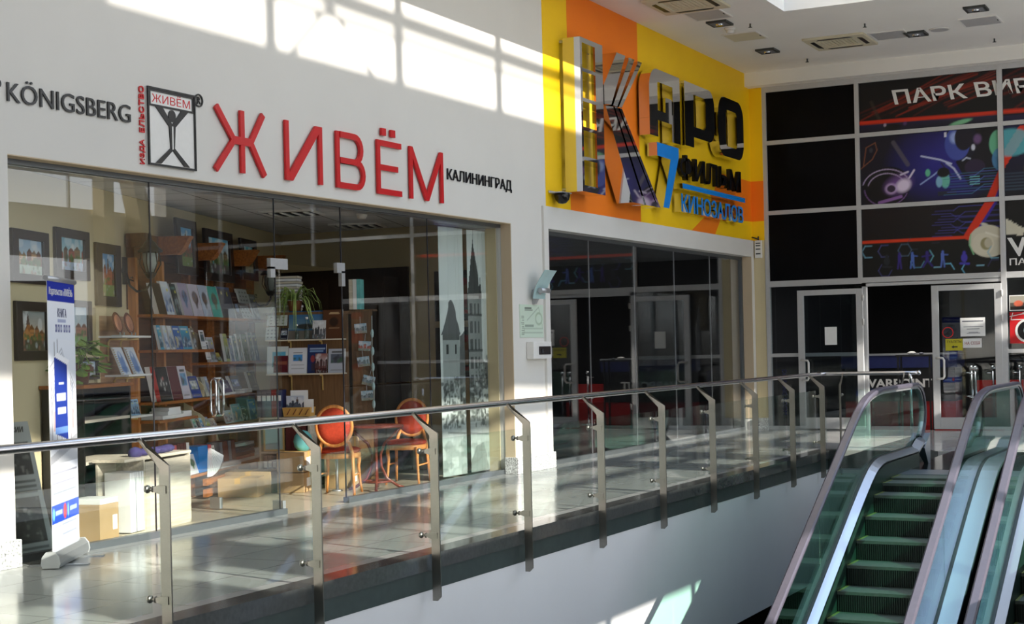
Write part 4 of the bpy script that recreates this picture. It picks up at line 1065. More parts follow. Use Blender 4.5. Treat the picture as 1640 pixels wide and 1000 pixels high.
# books on the top shelf
zt = 1.905
for s0, s1, h, lab, art, th in (
    (.21,.43,.31,'dark brown book at the left end of the top shelf',cover('plain',(54,38,28),(40,28,20)),.05),
    (.44,.64,.335,'white and blue illustrated book on the top shelf beside the brown one',cover('scene',(215,225,235),(70,110,180),(225,230,235),2),.03),
    (.70,.86,.32,'dark green slim book on the top shelf',cover('scene',(40,50,46),(70,60,50),(110,150,140),3),.03),
    (.93,1.19,.34,'lilac book with blue picture on the top shelf',cover('medal',(176,164,188),(80,120,160),(90,60,60),4),.06),
    (1.23,1.53,.34,'pale lilac book with dark oval emblem on the top shelf',cover('medal',(206,198,214),(96,76,70),(120,110,120),5),.05),
    (1.55,1.82,.34,'pale blue book with dark oval emblem on the top shelf',cover('medal',(196,206,226),(90,80,76),(120,110,120),6),.04),
    (1.85,2.16,.34,'turquoise book with dark oval emblem on the top shelf',cover('medal',(84,196,186),(110,110,90),(90,90,80),7),.05),
    (2.18,2.62,.35,'wide grey album with two yellow stickers on the top shelf',None,.02),
    (2.66,2.88,.3,'thick dark brown book on the top shelf right of the grey album',cover('text',(60,32,24),(130,150,190),(150,120,110)),.06),
    (2.93,3.32,.155,'white silhouette booklet standing low on the top shelf',cover('sil',(206,210,216),(50,50,60),seed=8,asp=1.1),.03),
    (3.36,3.58,.30,'grey patterned booklet at the right end of the top shelf',cover('scene',(130,132,140),(90,92,100),(190,190,200),9),.02)):
    if art is None:
        art = Art(1.2,1,24,22,(92,92,106)); art.rect(.25,.74,.4,.86,(226,214,140)); art.rect(.8,.72,.93,.83,(206,196,60)); art.rect(0,.92,1.2,.98,(70,110,190),.7)
    upright('book', s0, s1, zt, h, lab, 'book', art, 'books on the top shelf', th, .08)
upright('booklet', 2.95, 3.3, 2.09, .165, 'white silhouette booklet propped above another at the top shelf', 'booklet', cover('sil',(212,214,218),(40,40,50),seed=21,asp=1.1), 'books on the top shelf', .03, .04, .19)
# second shelf, left
z2 = 1.56
for i, (s0, s1, h, c1, c2, lab) in enumerate((
    (.23,.33,.24,(80,170,205),(50,90,110),'bright blue slim book at the left end of the second shelf'),
    (.39,.48,.24,(210,222,228),(70,110,170),'white topped slim book second on the second shelf'),
    (.53,.63,.24,(216,220,226),(90,110,140),'pale slim book third on the second shelf'),
    (.67,.87,.24,(50,110,190),(40,60,130),'mid blue book with white ship on the second shelf'),
    (.89,1.14,.24,(60,160,200),(30,70,120),'sea blue book with sail on the second shelf'),
    (1.21,1.31,.22,(120,104,84),(70,60,50),'brown slim booklet on the second shelf'))):
    upright('book', s0, s1, z2, h, lab, 'book', cover('scene',c1,c2,(225,230,235),30+i), 'books on the left second shelf', .025, .05)
for i, (s0, z0, lab) in enumerate(((1.36,z2,'white photo postcard at the right end of the left second shelf'),(1.5,1.45,'white photo postcard hanging over the end of the left second shelf'))):
    upright('postcard', s0, s0+.15, z0, .2, lab, 'postcard', cover('photo',(226,226,232),(120,130,150),(90,80,80),40+i), 'postcards on the bookcase', .004, .04, .27)
# second shelf, right
z3 = 1.42
for i, (s0, s1, h, c1, c2, lab) in enumerate((
    (1.70,1.92,.27,(190,192,206),(90,90,110),'grey leaflet leaning at the left end of the right second shelf'),
    (1.98,2.12,.1,(206,176,60),(60,90,70),'small yellow booklet low on the right second shelf'),
    (2.27,2.39,.31,(196,200,130),(60,60,40),'yellow green topped book on the right second shelf'),
    (2.45,2.55,.26,(110,110,150),(50,50,90),'violet slim book on the right second shelf'),
    (2.60,2.71,.29,(90,110,120),(50,70,60),'grey blue slim book on the right second shelf'),
    (2.77,2.88,.31,(120,110,90),(70,60,40),'olive brown slim book on the right second shelf'),
    (2.93,3.12,.31,(90,120,70),(50,70,40),'green book on the right second shelf'),
    (3.19,3.31,.33,(80,110,116),(40,60,80),'dark teal slim book on the right second shelf'),
    (3.36,3.50,.33,(100,98,116),(60,70,100),'grey violet book at the right end of the second shelf'))):
    upright('book', s0, s1, z3, h, lab, 'book', cover('scene',c1,c2,(150,170,150),50+i), 'books on the right second shelf', .03, .05)
# third shelf
z4 = 1.055
for i, (s0, s1, h, art, lab, th) in enumerate((
    (.09,.20,.34,cover('plain',(170,36,20),(120,20,14)),'bright red slim book at the left end of the third shelf',.05),
    (.21,.53,.335,None,'black album with small medals on the third shelf',.03),
    (.55,.83,.335,cover('plain',(92,34,38),(70,24,28)),'large maroon book on the third shelf',.05),
    (.85,1.08,.335,cover('photo',(206,200,212),(110,160,200),(120,70,60),61),'pale book with church picture on the third shelf',.04),
    (1.13,1.42,.225,cover('photo',(36,60,140),(200,200,190),(230,230,240),62),'small blue guide book on the third shelf',.03),
    (1.47,1.56,.21,cover('plain',(120,116,100),(90,90,80)),'grey green slim booklet, first of three on the third shelf',.02),
    (1.57,1.65,.21,cover('plain',(190,190,180),(90,90,80)),'white grey slim booklet, second of three on the third shelf',.02),
    (1.67,1.76,.21,cover('scene',(170,180,200),(90,110,150),(220,220,230),64),'blue white slim booklet, third of three on the third shelf',.02),
    (2.20,2.47,.155,cover('photo',(90,84,120),(130,130,150),(220,220,225),65),'small violet grey book on the third shelf',.03),
    (2.52,2.84,.2,cover('photo',(80,82,100),(120,140,190),(200,210,230),66),'grey blue picture book on the third shelf',.04),
    (3.18,3.48,.235,None,'dark book with yellow sticker at the right of the third shelf',.03))):
    if art is None:
        art = Art(.8,1,22,26,(22,22,24))
        if s0 < 1:
            for p in ((.3,.6),(.42,.5),(.42,.34),(.22,.5),(.6,.5)): art.ell(p[0],p[1],.03,.05,(215,215,210))
            art.ell(.42,.66,.05,.05,(200,120,120))
        else: art.rect(.1,.82,.35,.94,(214,210,120)); art.rect(.6,.4,.66,.9,(110,100,80)); art.rect(.3,.25,.7,.3,(130,120,100))
    upright('book', s0, s1, z4, h, lab, 'book', art, 'books on the third shelf', th, .07)
def block(name, s0, s1, d0, d1, z0, z1, lab, cat, m, group=None, child=None, turn=0.0):
    t = TW(name, lab, cat, s0, d0, z0, group, turn)
    BX((0,0,0),(s1-s0,d0-d1,z1-z0)).build('body', M[m], t)
    if child: child(t)
    return t
for i, s0 in enumerate((2.56, 2.84)): block('card_box', s0, s0+.17, .29, .2, z4, z4+.045, ('small white card box on the third shelf, left of two','small white card box on the third shelf, right of two')[i], 'box', 'paper', 'small white boxes', lambda t: BX((-.002,-.002,.03),(.172,.092,.034)).build('lid_edge', M['grey_cover'], t))
g = random.Random(5)
for i in range(4): block('leaflet_pile', 1.95+i*.14, 2.08+i*.14, .29-.01*i, .12, z4, z4+.012+.004*i, ('flat white leaflets beside the booklets on the third shelf','flat white leaflets second in the row on the third shelf','flat white leaflets third in the row on the third shelf','flat white leaflets nearest the violet book on the third shelf')[i], 'leaflets', 'paper', 'flat leaflets on the third shelf')
# fourth level
for i, (s0, s1, d0, z0, z1, lab) in enumerate(((.14,.72,.28,.88,.915,'wide white paper stack, lowest on the left fourth shelf'),(.36,.74,.25,.915,.95,'white paper stack, middle on the left fourth shelf'),(.42,.75,.24,.95,.985,'white paper stack, topmost on the left fourth shelf'),(.78,1.02,.26,.88,.935,'small white paper block right of the stacks on the fourth shelf'))):
    block('paper_stack', s0, s1, d0, .06, z0, z1, lab, 'paper stack', 'paper', 'white paper stacks')
for i, (s0, s1, z0, h, c1, c2, lab) in enumerate((
    (1.17,1.25,.735,.1,(110,180,160),(60,100,90),'green booklet, first in the low row on the fourth shelf'),
    (1.27,1.36,.735,.1,(60,60,66),(110,90,80),'black booklet, second in the low row on the fourth shelf'),
    (1.39,1.50,.735,.1,(120,180,215),(60,110,160),'light blue booklet, third in the low row on the fourth shelf'),
    (1.53,1.66,.735,.1,(110,120,170),(190,200,70),'violet and yellow booklet, fourth in the low row on the fourth shelf'),
    (1.72,1.87,.735,.08,(190,180,170),(120,90,90),'pale booklet, last in the low row on the fourth shelf'),
    (2.22,2.46,.735,.14,(190,215,215),(150,110,110),'pale teal booklet on the right of the fourth shelf'),
    (2.49,2.79,.735,.2,(150,205,205),(70,120,130),'tall teal book on the right of the fourth shelf'),
    (2.84,3.03,.735,.16,(36,36,40),(90,80,70),'black book on the right of the fourth shelf'),
    (3.12,3.37,.735,.23,(60,110,180),(40,70,140),'bright blue book leaning at the right of the fourth shelf'))):
    upright('booklet', s0, s1, z0, h, lab, 'book', cover('scene',c1,c2,(225,225,215),70+i), 'books on the fourth shelf', .015, .04)
# bottom shelf: folders and piles
z6 = .275
for i, (s0, s1, h, m, lab, th) in enumerate((
    (.12,.46,.33,'ochre','ochre folder at the left end of the bottom shelf',.14),(.48,.57,.33,'pink','pink folder beside the ochre one on the bottom shelf',.14),
    (.59,.67,.34,'maroon','maroon binder, first of three on the bottom shelf',.14),(.69,.765,.34,'maroon','maroon binder, second of three on the bottom shelf',.14),(.78,.84,.34,'maroon','maroon binder, third of three on the bottom shelf',.14),
    (.855,.93,.335,'paper','white book beside the maroon binders on the bottom shelf',.14),(1.2,1.5,.27,'blue_sign','blue folder on the bottom shelf',.18),(1.52,1.62,.27,'pink','pink magenta binder right of the blue folder',.14),
    (1.90,1.99,.27,'grey_cover','grey binder, left one on the right bottom shelf',.14),(2.02,2.17,.27,'maroon','brown binder between two grey ones on the bottom shelf',.14),(2.2,2.29,.27,'grey_cover','grey binder, right one on the bottom shelf',.14),(2.31,2.43,.27,'maroon','brown binder beside the book pile on the bottom shelf',.14))):
    upright('folder', s0, s1, z6, h, lab, 'folder', m, 'folders on the bottom shelf', th, .02, .27, m)
upright('book', .98, 1.2, z6, .2, 'white book with green turtle picture on the bottom shelf', 'book', cover('medal',(226,228,230),(90,130,50),(60,90,40),90), 'books on the bottom shelf', .02, .06, .26)
upright('brochure', 1.66, 1.78, z6, .25, 'white brochure with black picture on the bottom shelf', 'brochure', cover('photo',(232,232,230),(40,44,50),(90,100,110),91), 'books on the bottom shelf', .03, .03, .26)
for i in range(6): block('book', 2.5-.01*(i % 3), 3.2-.02*(i % 2), .25, .12, z6+i*.036, z6+i*.036+.033, 'lying '+('white','dark red','dark red','blue','pale blue','grey')[i]+' book, '+('lowest','second','third','fourth','fifth','topmost')[i]+' in the pile on the bottom shelf', 'book', ('paper','red_book','maroon','navy','grey_cover','paper')[i], 'lying book pile')
for i in range(3): block('book', 3.23, 3.42, .24, .12, z6+i*.04, z6+i*.04+.037, 'white lying book, '+('lowest','middle','topmost')[i]+' of three at the right end of the bottom shelf', 'book', 'paper', 'white lying books')
for i in range(3): block('leaflet_pile', 1.72+.02*i, 2.42-.05*i, .33, .1, z6+i*.018, z6+i*.018+.017, 'white brochure pile, '+('lowest','middle','topmost')[i]+' of three at the bottom shelf front', 'leaflets', 'paper', 'white brochures')

# ---- wall lanterns
def lantern(s, z, lab, turn):
    t = TW('wall_lantern', lab, 'lamp', s, 0, z, 'old style lanterns', turn)
    MB().lathe([(.0,0),(.05,.0),(.055,.015),(.02,.03)], (0,-.0,0), 16, (0,-1,0)).box((-.035,-.03,-.13),(.035,0,.13)).build('wall_plate', M['bronze'], t)
    MB().tube([(0,-.03,-.02),(0,-.06,-.14),(0,-.13,-.2),(0,-.22,-.19),(0,-.27,-.12),(0,-.27,-.06)], .012, 8).tube([(0,-.05,-.08),(0,-.1,-.1),(0,-.09,-.06),(0,-.07,-.07)], .007, 6).build('arm', M['bronze'], t)
    MB().lathe([(.03,-.08),(.05,-.05),(.06,-.03),(.02,-.02)], (0,-.27,0), 12).build('cup', M['bronze'], t)
    MB().lathe([(.045,-.02),(.075,.1),(.08,.16)], (0,-.27,0), 8).build('lantern_glass', M['lamp_glass'], t)
    b = MB()
    for k in range(6):
        a = k*PI/3; b.tube([(.05*math.cos(a),-.27+.05*math.sin(a),-.03),(.1*math.cos(a),-.27+.1*math.sin(a),.06),(.085*math.cos(a),-.27+.085*math.sin(a),.17)], .006, 6)
    b.build('cage', M['bronze'], t)
    MB().lathe([(.115,.17),(.12,.185),(.08,.22),(.05,.27),(.03,.28),(.02,.3),(.015,.34),(.004,.38)], (0,-.27,0), 12).build('lantern_roof', M['bronze'], t)
lantern(-.08, 2.32, 'bronze wall lantern between narrow church picture and bookcase', 0)
lantern(3.92, 2.28, 'dark bronze wall lantern at the right end of the bookcase', 0)

# ---- boxes and stand in front of the bookcase
def boxthing(name, x, y, z, wx, wy, h, rz, lab, cat, m, group=None, tape=True):
    t = T(name, lab, cat, (x, y, z), rz, group)
    BX((0,0,0),(wx,wy,h)).build('carton', M[m], t, bevel=.004)
    if tape: BX((wx/2-.03,-.001,h*.7),(wx/2+.03,wy+.001,h+.001)).build('tape', M['ochre'], t)
    return t
S_ = W(2.25,.62,0)
t = boxthing('cardboard_box', 13.18, 1.54, 0, .42, .32, .2, R(112), 'open cardboard box on the floor before the bookcase', 'box', 'card', 'cardboard boxes')
t = boxthing('cardboard_box', 13.70, 1.72, 0, .5, .4, .23, R(112), 'larger cardboard box behind the front one with a white label', 'box', 'card', 'cardboard boxes')
BX((.1,-.003,.08),(.18,0,.15)).build('label_sticker', M['paper'], t)
cb = T('box_cabinet', 'pale open box cabinet full of white papers behind the roll-up banner', 'cabinet', (9.75, .42, 0), R(12))
b = MB().box((0,.26,0),(1.15,.28,.62)).box((1.13,0,0),(1.15,.28,.62)).box((.0,0,0),(1.15,.28,.02)).box((.3,0,.02),(.32,.26,.62)); b.build('carcass', M['laminate'], cb)
BX((.32,-.005,.02),(1.13,.01,.6)).build('front', M['laminate'], cb)
BX((-.02,-.0,.62),(1.17,.3,.645)).build('top', M['laminate'], cb)
for i in range(6): boxthing('paper_stack', 9.80+.04*i, .42+.009*i, .03, .03, .24, .5, R(12), 'upright white papers in the pale cabinet, '+('first','second','third','fourth','fifth','last')[i]+' from the left', 'paper stack', 'paper', 'papers in the pale cabinet', False)
t = boxthing('storage_box', 9.43, .42, 0, .3, .3, .3, R(12), 'grey brown cardboard box with a pale label beside the pale cabinet', 'box', 'card', None, False)
BX((.2,-.003,.08),(.27,0,.2)).build('label_sticker', M['paper'], t)
t = boxthing('storage_box', 9.44, .42, .3, .28, .28, .045, R(12), 'white tray lid on the lower box beside the pale cabinet', 'lid', 'paper', None, False)
t = T('folded_cloth', 'dark violet cloth bundled on the pale cabinet', 'cloth', (10.15, .62, .645), R(12))
b = MB(); g = random.Random(4)
for i in range(7): b.ball((-.1+.11*i, g.uniform(-.03,.03), .03), .05, 10, (1.5, 1.2, .7 if i else 1.1))
b.build('cloth', M['cloth_purple'], t)
t = T('fan_leaflet', 'fanned out white leaflets hanging from the pale cabinet edge', 'leaflets', (10.93, .5, .66), R(12))
b = MB()
for i in range(9):
    a = R(-100+i*9); b.add([(0,-.01*i*.3,0),(.26*math.cos(a),-.01*i*.3-.01,.26*math.sin(a)),(.26*math.cos(a+R(9)),-.01*i*.3-.012,.26*math.sin(a+R(9)))], [(0,1,2)])
b.build('sheets', M['paper'], t)

# ---- display board, its two shelves and what stands on them (faces the door)
DX = 2.75
def TC(name, lab, cat, d, z, off=0.0, group=None): return T(name, lab, cat, W(DX-off, d, z), TH+R(-90), group)   # local x runs out from the wall (to the right), -y towards the door
db = TC('display_board', 'brown display board with two thin shelves behind the shop door', 'display board', .58, 0)
BX((0,0,0),(.92,.03,1.93)).build('board', M['board_brown'], db); BX((-.02,-.02,1.93),(.95,.3,1.96)).build('top', M['board_brown'], db)
for z in (1.635, 1.25):
    sh = BX((.0,-.14,z),(.90,0,z+.014)).build('shelf', M['laminate'], db)
    for xx in (.26, .62): MB().tube([(xx,-.1,z-.008),(xx,-.03,z-.008),(xx,-.015,z-.03),(xx,-.015,z-.18)], .01, 6).build('shelf_bracket', M['gold'], sh)
def upc(name, x0, x1, z0, h, lab, cat, front, group='books on the display board', th=.02, lean=.05, y=-.1, body='paper'):
    t = TC(name, lab, cat, .58+x0, z0, -y if False else 0, group); t.location = W(DX, .58+x0, z0)-SU*(-y)
    w_ = x1-x0
    MB().hexa([(0,0,0),(w_,0,0),(w_,th,0),(0,th,0),(0,lean,h),(w_,lean,h),(w_,lean+th,h),(0,lean+th,h)]).build('page_block', M[body], t)
    front.build('cover', (-.002,-.003,0), ((w_+.004)/front.w,0,0), (0,lean/front.h,h/front.h), t)
    return t
zA, zB = 1.65, 1.265
a = Art(1.1,1,36,30,(28,110,160)); a.grad((120,150,165),(20,100,160),.35,1); a.rect(0,0,1.1,.3,(120,110,100)); a.ell(.55,.45,.3,.1,(60,60,56)); a.rect(.02,.95,.3,.99,(40,60,90))
upc('picture_board', .25, .64, zA, .32, 'blue seaside poster on the upper display shelf', 'poster', a, y=-.06, th=.01)
upc('booklet', .0, .23, zA+.16, .125, 'white silhouette booklet at the upper left of the display board', 'booklet', cover('sil',(206,212,206),(60,60,60),seed=31,asp=1.5), y=-.06)
upc('booklet', -.01, .13, zA, .145, 'white booklet low at the left end of the upper display shelf', 'booklet', cover('sil',(196,204,202),(60,70,90),seed=32,asp=1))
upc('booklet', .16, .245, zA, .13, 'dark navy booklet on the upper display shelf', 'booklet', cover('photo',(24,28,48),(190,196,205),(220,220,225),33))
upc('postcard_set', .54, .69, zA, .21, 'black and white city postcards on the upper display shelf', 'postcards', townscape(.15,.21,20,26,34,sky=((205,205,205),(220,220,218)),bld=((60,62,66),(100,100,104)),ground=(90,92,96),trees=False), y=-.12)
a = Art(.7,1,22,30,(88,52,28)); a.ell(.38,.58,.16,.16,(50,32,20)); a.rect(.2,.84,.6,.87,(190,160,120)); a.rect(.25,.89,.55,.92,(190,160,120)); a.rect(.2,.35,.6,.37,(150,120,90))
upc('book', .66, .88, zA, .325, 'brown book with dark eagle at the right of the upper display shelf', 'book', a)
for x, r, h, lab in ((.36,.022,.17,'small clear glass bottle under the plant leaves'),(.475,.032,.25,'larger clear glass bottle with white cap on the upper display shelf')):
    t = TC('glass_bottle', lab, 'bottle', .58+x, zA, 0, 'glass bottles'); t.location = W(DX, .58+x, zA)-SU*.1
    MB().lathe([(r*.95,0),(r,.01),(r,h*.5),(r*.4,h*.62),(r*.36,h*.88),(r*.45,h*.9)], (0,0,0), 16).build('body', M['bottle_glass'], t); MB().lathe([(r*.5,h*.9),(r*.5,h)], (0,0,0), 12).build('cap', M['white_plastic'], t)
a = Art(.8,1,30,34,(206,214,212)); a.rect(.2,.3,.7,.8,(90,170,200)); a.poly([(.2,.25),(.3,.7),(.38,.25)],(60,120,90)); a.rect(.25,.05,.8,.66,(90,22,34)); a.rect(.3,.35,.75,.45,(140,80,60))
upc('book', .0, .24, zB, .31, 'pale blue and maroon album at the left of the lower display shelf', 'book', a)
a = Art(.75,1,30,36,(216,218,224)); a.rect(.2,.48,.56,.74,(70,140,200)); a.speck(6,[(70,110,70),(60,90,110)],.5,.6,.03,.05,random.Random(1),.22,.54); a.rect(.2,.8,.55,.83,(90,80,80)); [a.rect(.12,.12+.07*i,.63,.135+.07*i,(170,170,176)) for i in range(4)]
upc('book', .25, .46, zB, .29, 'white book with small blue picture on the lower display shelf', 'book', a)
a = Art(.7,1,30,36,(30,48,96)); a.rect(.08,.82,.66,.88,(150,170,200)); a.rect(.08,.75,.6,.78,(120,150,190)); a.ell(.2,.5,.08,.12,(150,60,60)); a.rect(.15,.1,.4,.36,(60,50,70))
upc('book', .47, .68, zB, .325, 'navy blue city book on the lower display shelf', 'book', a)
upc('leaflet', .565, .70, zB, .22, 'folding leaflet with dark photos before the navy book', 'leaflet', townscape(.14,.2,22,26,36,sky=((150,90,80),(205,200,200)),bld=((60,40,40),(90,60,60)),ground=(60,24,24),trees=False), y=-.13, th=.008)
upc('book', .71, .90, zB, .27, 'grey white book with skyline at the right of the lower display shelf', 'book', cover('photo',(176,180,190),(90,96,110),(60,60,66),37))
t = TC('spider_plant', 'spider plant with long drooping leaves on the display board', 'plant', .58+.3, 1.96)
t.location = W(DX, .58+.3, 1.96)-SU*.0
MB().lathe([(.06,0),(.085,.12),(.09,.13),(.075,.13)], (0,.05,0), 16).build('pot', M['pot'], t)
b = MB(); g = random.Random(9)
for i in range(58):
    a = g.uniform(0, 2*PI); L = g.uniform(.2,.44); up = g.uniform(.08,.26); pts = []
    for k in range(7):
        q = k/6; pts.append(Vector((math.cos(a)*L*q**.8*.85, .05+math.sin(a)*L*.5*q-.08*q, .13+up*math.sin(q*PI*.62)*1.2-(.32+.22*g.random())*q**2.2)))
    s_ = Vector((-math.sin(a), math.cos(a), .25)).normalized(); vs = []
    for k, p in enumerate(pts):
        wd = .010*(1-(k/6)**2)+.001; vs += [p-s_*wd, p+Vector((0,0,-.003)), p+s_*wd]
    b.add(vs, [(3*k+j, 3*k+j+1, 3*k+4+j, 3*k+3+j) for k in range(6) for j in (0, 1)])
b.build('foliage', M['leaf_pale'], t)
for i in range(14):
    t = TC('magazine', 'flat magazine in the tall pile behind the spider plant, '+('lowest' if i == 0 else 'topmost' if i == 13 else ('second','third','fourth','fifth','sixth','seventh','eighth','ninth','tenth','eleventh','twelfth','thirteenth')[i-1]+' from below'), 'magazine', .62+.01*(i % 3), 1.965+i*.03, 0, 'magazine pile')
    t.location = W(DX, .62+.008*(i % 3), 1.962+i*.03)+SU*.12
    BX((0,0,0),(.27,.2,.027)).build('pages', M['laminate' if i % 2 else 'paper'], t); BX((-.002,-.003,.024),(.272,.2,.0275)).build('cover', M['grey_cover'], t)
t = TC('book_block', 'upright pale and turquoise book row beside the display board top', 'books', 1.53, 1.97, 0); t.location = W(DX, 1.52, 1.975)  # upright blocks in pale and turquoise tones
for i, m in enumerate(('laminate','paper','teal_bag')): BX((.004+.045*i,0,0),(.045+.045*i,.18,.34)).build('spine', M[m], t)
t = TC('postcard_rack', 'grey brown side panel with hanging postcards right of the display board', 'rack', 1.52, 0)
BX((0,.1,0),(.24,.12,1.96)).build('panel', M['board_brown'], t); BX((-.02,.08,1.955),(.26,.3,1.975)).build('top', M['board_brown'], t)
g = random.Random(8)
for i in range(5):
    t = TC('postcard', ('white city postcard, topmost of the hanging row','reddish postcard, second of the hanging row','white postcard, third of the hanging row','blue tilted postcard, fourth of the hanging row','green blue postcard, lowest of the hanging row')[i], 'postcard', 1.56, 1.72-.185*i, 0, 'hanging postcards'); t.location = W(DX, 1.57+.02*(i % 2)+.015*i, 1.70-.19*i)+SU*.05
    t.rotation_euler.y = (-.05,.08,-.12,.25,-.05)[i]
    BX((0,0,0),(.14,.004,.11)).build('card', M['paper'], t); townscape(.14,.11,18,14,80+i,sky=((150,190,215),(205,220,230)),bld=(((150,160,170),(120,140,150)),((200,120,110),(180,100,90)))[i == 1],trees=False).build('card_print', (0,-.002,0), (1,0,0), (0,0,1), t)
    MB().tube([(.07,.0,.11),(.07,.01,.19)], .003, 5).build('clip_cord', M['alu'], t)
t = TC('hanging_ornament', 'blue glass drop cord hanging beside the postcards', 'decoration', 1.72, .8); t.location = W(DX, 1.77, .8)+SU*.05
MB().tube([(0,0,0),(.01,0,.3),(-.01,0,.6),(0,0,1.1)], .006, 6).build('cord', M['lamp_glass'], t)
b = MB()
for z in (.1,.3,.52,.7,.9): b.ball((0,0,z), .02, 8, (1,1,2.6))
b.build('glass_drops', M['frosted'], t)
# unit left of the chair: binders, files, basket with postcards
un = TC('shelf_unit', 'pale low shelf unit with red and brown binders behind the railing', 'shelf unit', .55, 0, .0); un.location = W(DX-.36, .55, 0)
b = MB().box((0,0,0),(.02,.32,.79)).box((.56,0,0),(.58,.32,.79)).box((0,.3,0),(.58,.32,.79)); b.build('carcass', M['laminate'], un)
for z in (.02,.40,.78): BX((0,0,z-.015),(.58,.31,z+.005)).build('shelf', M['laminate'], un)
def binders(x, z, h, n, wd, m, lab, grp, dep=.2):
    for i in range(n):
        t = TC('binder', lab % ('first','second','third','fourth','fifth','sixth')[i], 'binder', 0, 0, 0, grp); t.location = W(DX-.34, .55+x+i*wd, z)
        BX((0,0,0),(wd-.004,dep,h)).build('spine', M[m], t); BX((.005,-.002,h*.6),(wd-.009,0,h*.8)).build('spine_label', M['paper' if m != 'maroon' else 'maroon'], t)
binders(.04, .03, .33, 3, .05, 'grey_cover', 'blue grey binder, %s of three at the bottom left of the pale unit', 'grey binders in the pale unit')
binders(.21, .03, .33, 4, .055, 'red_book', 'red binder, %s from the left at the bottom of the pale unit', 'red binders')
binders(.45, .03, .33, 2, .05, 'frame_paint', 'white binder, %s of two at the bottom right of the pale unit', 'white binders')
binders(.3, .41, .32, 4, .06, 'maroon', 'dark brown binder, %s from the left in the middle of the pale unit', 'brown binders')
t = TC('framed_sheet', 'pale framed document standing in the pale shelf unit', 'document', 0, 0); t.location = W(DX-.35, .6, .41)
MB().ringprism(rect(0,0,.24,.33), rect(.02,.02,.22,.31), (0,0,0), XU, ZU, NF, .012).build('frame', M['gold'], t); BX((.015,-.004,.015),(.225,.0,.315)).build('sheet', M['frosted'], t)
binders(-.02, .79, .3, 3, .055, 'grey_cover', 'tall blue grey book, %s of three on top of the pale unit', 'tall books on the pale unit')
binders(.145, .79, .3, 2, .03, 'red_book', 'slim red book, %s of two on top of the pale unit', 'slim red books')
binders(.205, .79, .3, 1, .06, 'navy', 'dark blue tall book beside the basket, %s of its kind', None)
t = TC('basket', 'woven ochre basket on the pale unit behind the chair', 'basket', 0, 0); t.location = W(DX-.33, .83, .79)
MB().hexa([(0,0,0),(.3,0,0),(.3,.2,0),(0,.2,0),(-.01,-.015,.1),(.31,-.015,.1),(.31,.21,.1),(-.01,.21,.1)]).build('wicker', M['ochre'], t)
b = MB()
for i in range(4): b.bar((.04+.07*i,-.012,.02),(.08+.07*i,-.014,.085),.02,.004)
b.build('pattern_band', M['maroon'], t)
for i, (x, z, h) in enumerate(((.04,.05,.25),(.0,.04,.19),(.17,.04,.15))):
    t2 = TC('postcard', ('white envelope at the back of the basket','cathedral postcard in the front of the basket','small white card at the right of the basket')[i], 'postcard', 0, 0, 0, 'cards in the basket'); t2.location = W(DX-.28+.03*(i == 0), .85+x, .83)
    BX((0,0,0),(.2-.06*(i == 2),.004,h)).build('card', M['paper'], t2)
    if i == 1: townscape(.2,.19,24,22,95,sky=((190,198,214),(214,218,226)),bld=((60,66,86),(90,96,110)),ground=(90,110,140),spire=.62,trees=False).build('card_print', (0,-.002,0), (1,0,0), (0,0,1), t2)
# dark cabinet further back
t = T('dark_cabinet', 'tall dark brown cabinet in the back of the bookshop', 'cabinet', (16.0, 1.75, 0))
BX((0,0,0),(.36,1.6,2.42)).build('body', M['dark_brown'], t); MB().box((-.012,.01,.1),(0,.79,2.36)).build('door', M['dark_brown'], t); MB().box((-.012,.81,.1),(0,1.59,2.36)).build('door', M['dark_brown'], t)
# shop ceiling troffers
for i, (x, y, lab) in enumerate(((13.85,1.58,'grid light in the bookshop ceiling above the wooden beams'),(15.75,1.95,'grid light in the bookshop ceiling farther right'))):
    t = T('ceiling_light', lab, 'lamp', (x, y, 3.05), TH, 'bookshop grid lights')
    MB().ringprism(rect(-.3,-.3,.3,.3), rect(-.27,-.27,.27,.27), (0,0,-.02), XU, (0,1,0), ZU, .02).build('frame', M['white_plastic'], t)
    b = MB(); BX((-.27,-.27,-.006),(.27,.27,0)).build('tray', M['vent_dark'], t)
    for k in range(4): b.tube([(-.26,-.2+.13*k,-.02),(.26,-.2+.13*k,-.02)], .013, 8)
    b.build('tubes', M['white_plastic'], t)
    b = MB()
    for k in range(7): b.box((-.24+.08*k,-.27,-.02),(-.236+.08*k,.27,-.004))
    b.build('louvre', M['chrome'], t)
t = T('smoke_detector', 'white smoke detector on the bookshop grid ceiling', 'detector', (14.46, 1.06, 3.05)); MB().lathe([(.04,-.06),(.06,-.03),(.065,0)], (0,0,0), 16).build('sensor', M['white_plastic'], t)
# boards added on the cream wall for posters mirrored in the glass
for i, (y, z, lab) in enumerate(((.95,1.85,'dark poster with figure, upper one on the cream wall by the blinds'),(.95,1.15,'dark poster, lower one on the cream wall by the blinds'))):
    t = T('wall_poster', lab, 'poster', (16.4, y+.3, z), 0, 'posters by the blinds')
    BX((-.02,-.65,0),(0,0,.62)).build('frame', M['frame_dark'], t)
    a = Art(.5,.5,30,30,(60,58,56)); a.ell(.3,.34,.09,.1,(150,100,70)); a.rect(.22,.1,.38,.28,(120,30,28) if i == 0 else (170,150,130)); a.ell(.3,.42,.1,.05,(150,24,24)); a.rect(.05,.03,.45,.07,(150,24,24))
    a.build('poster_print', (-.022,-.05,.06), (0,-1.1,0), (0,0,1), t)

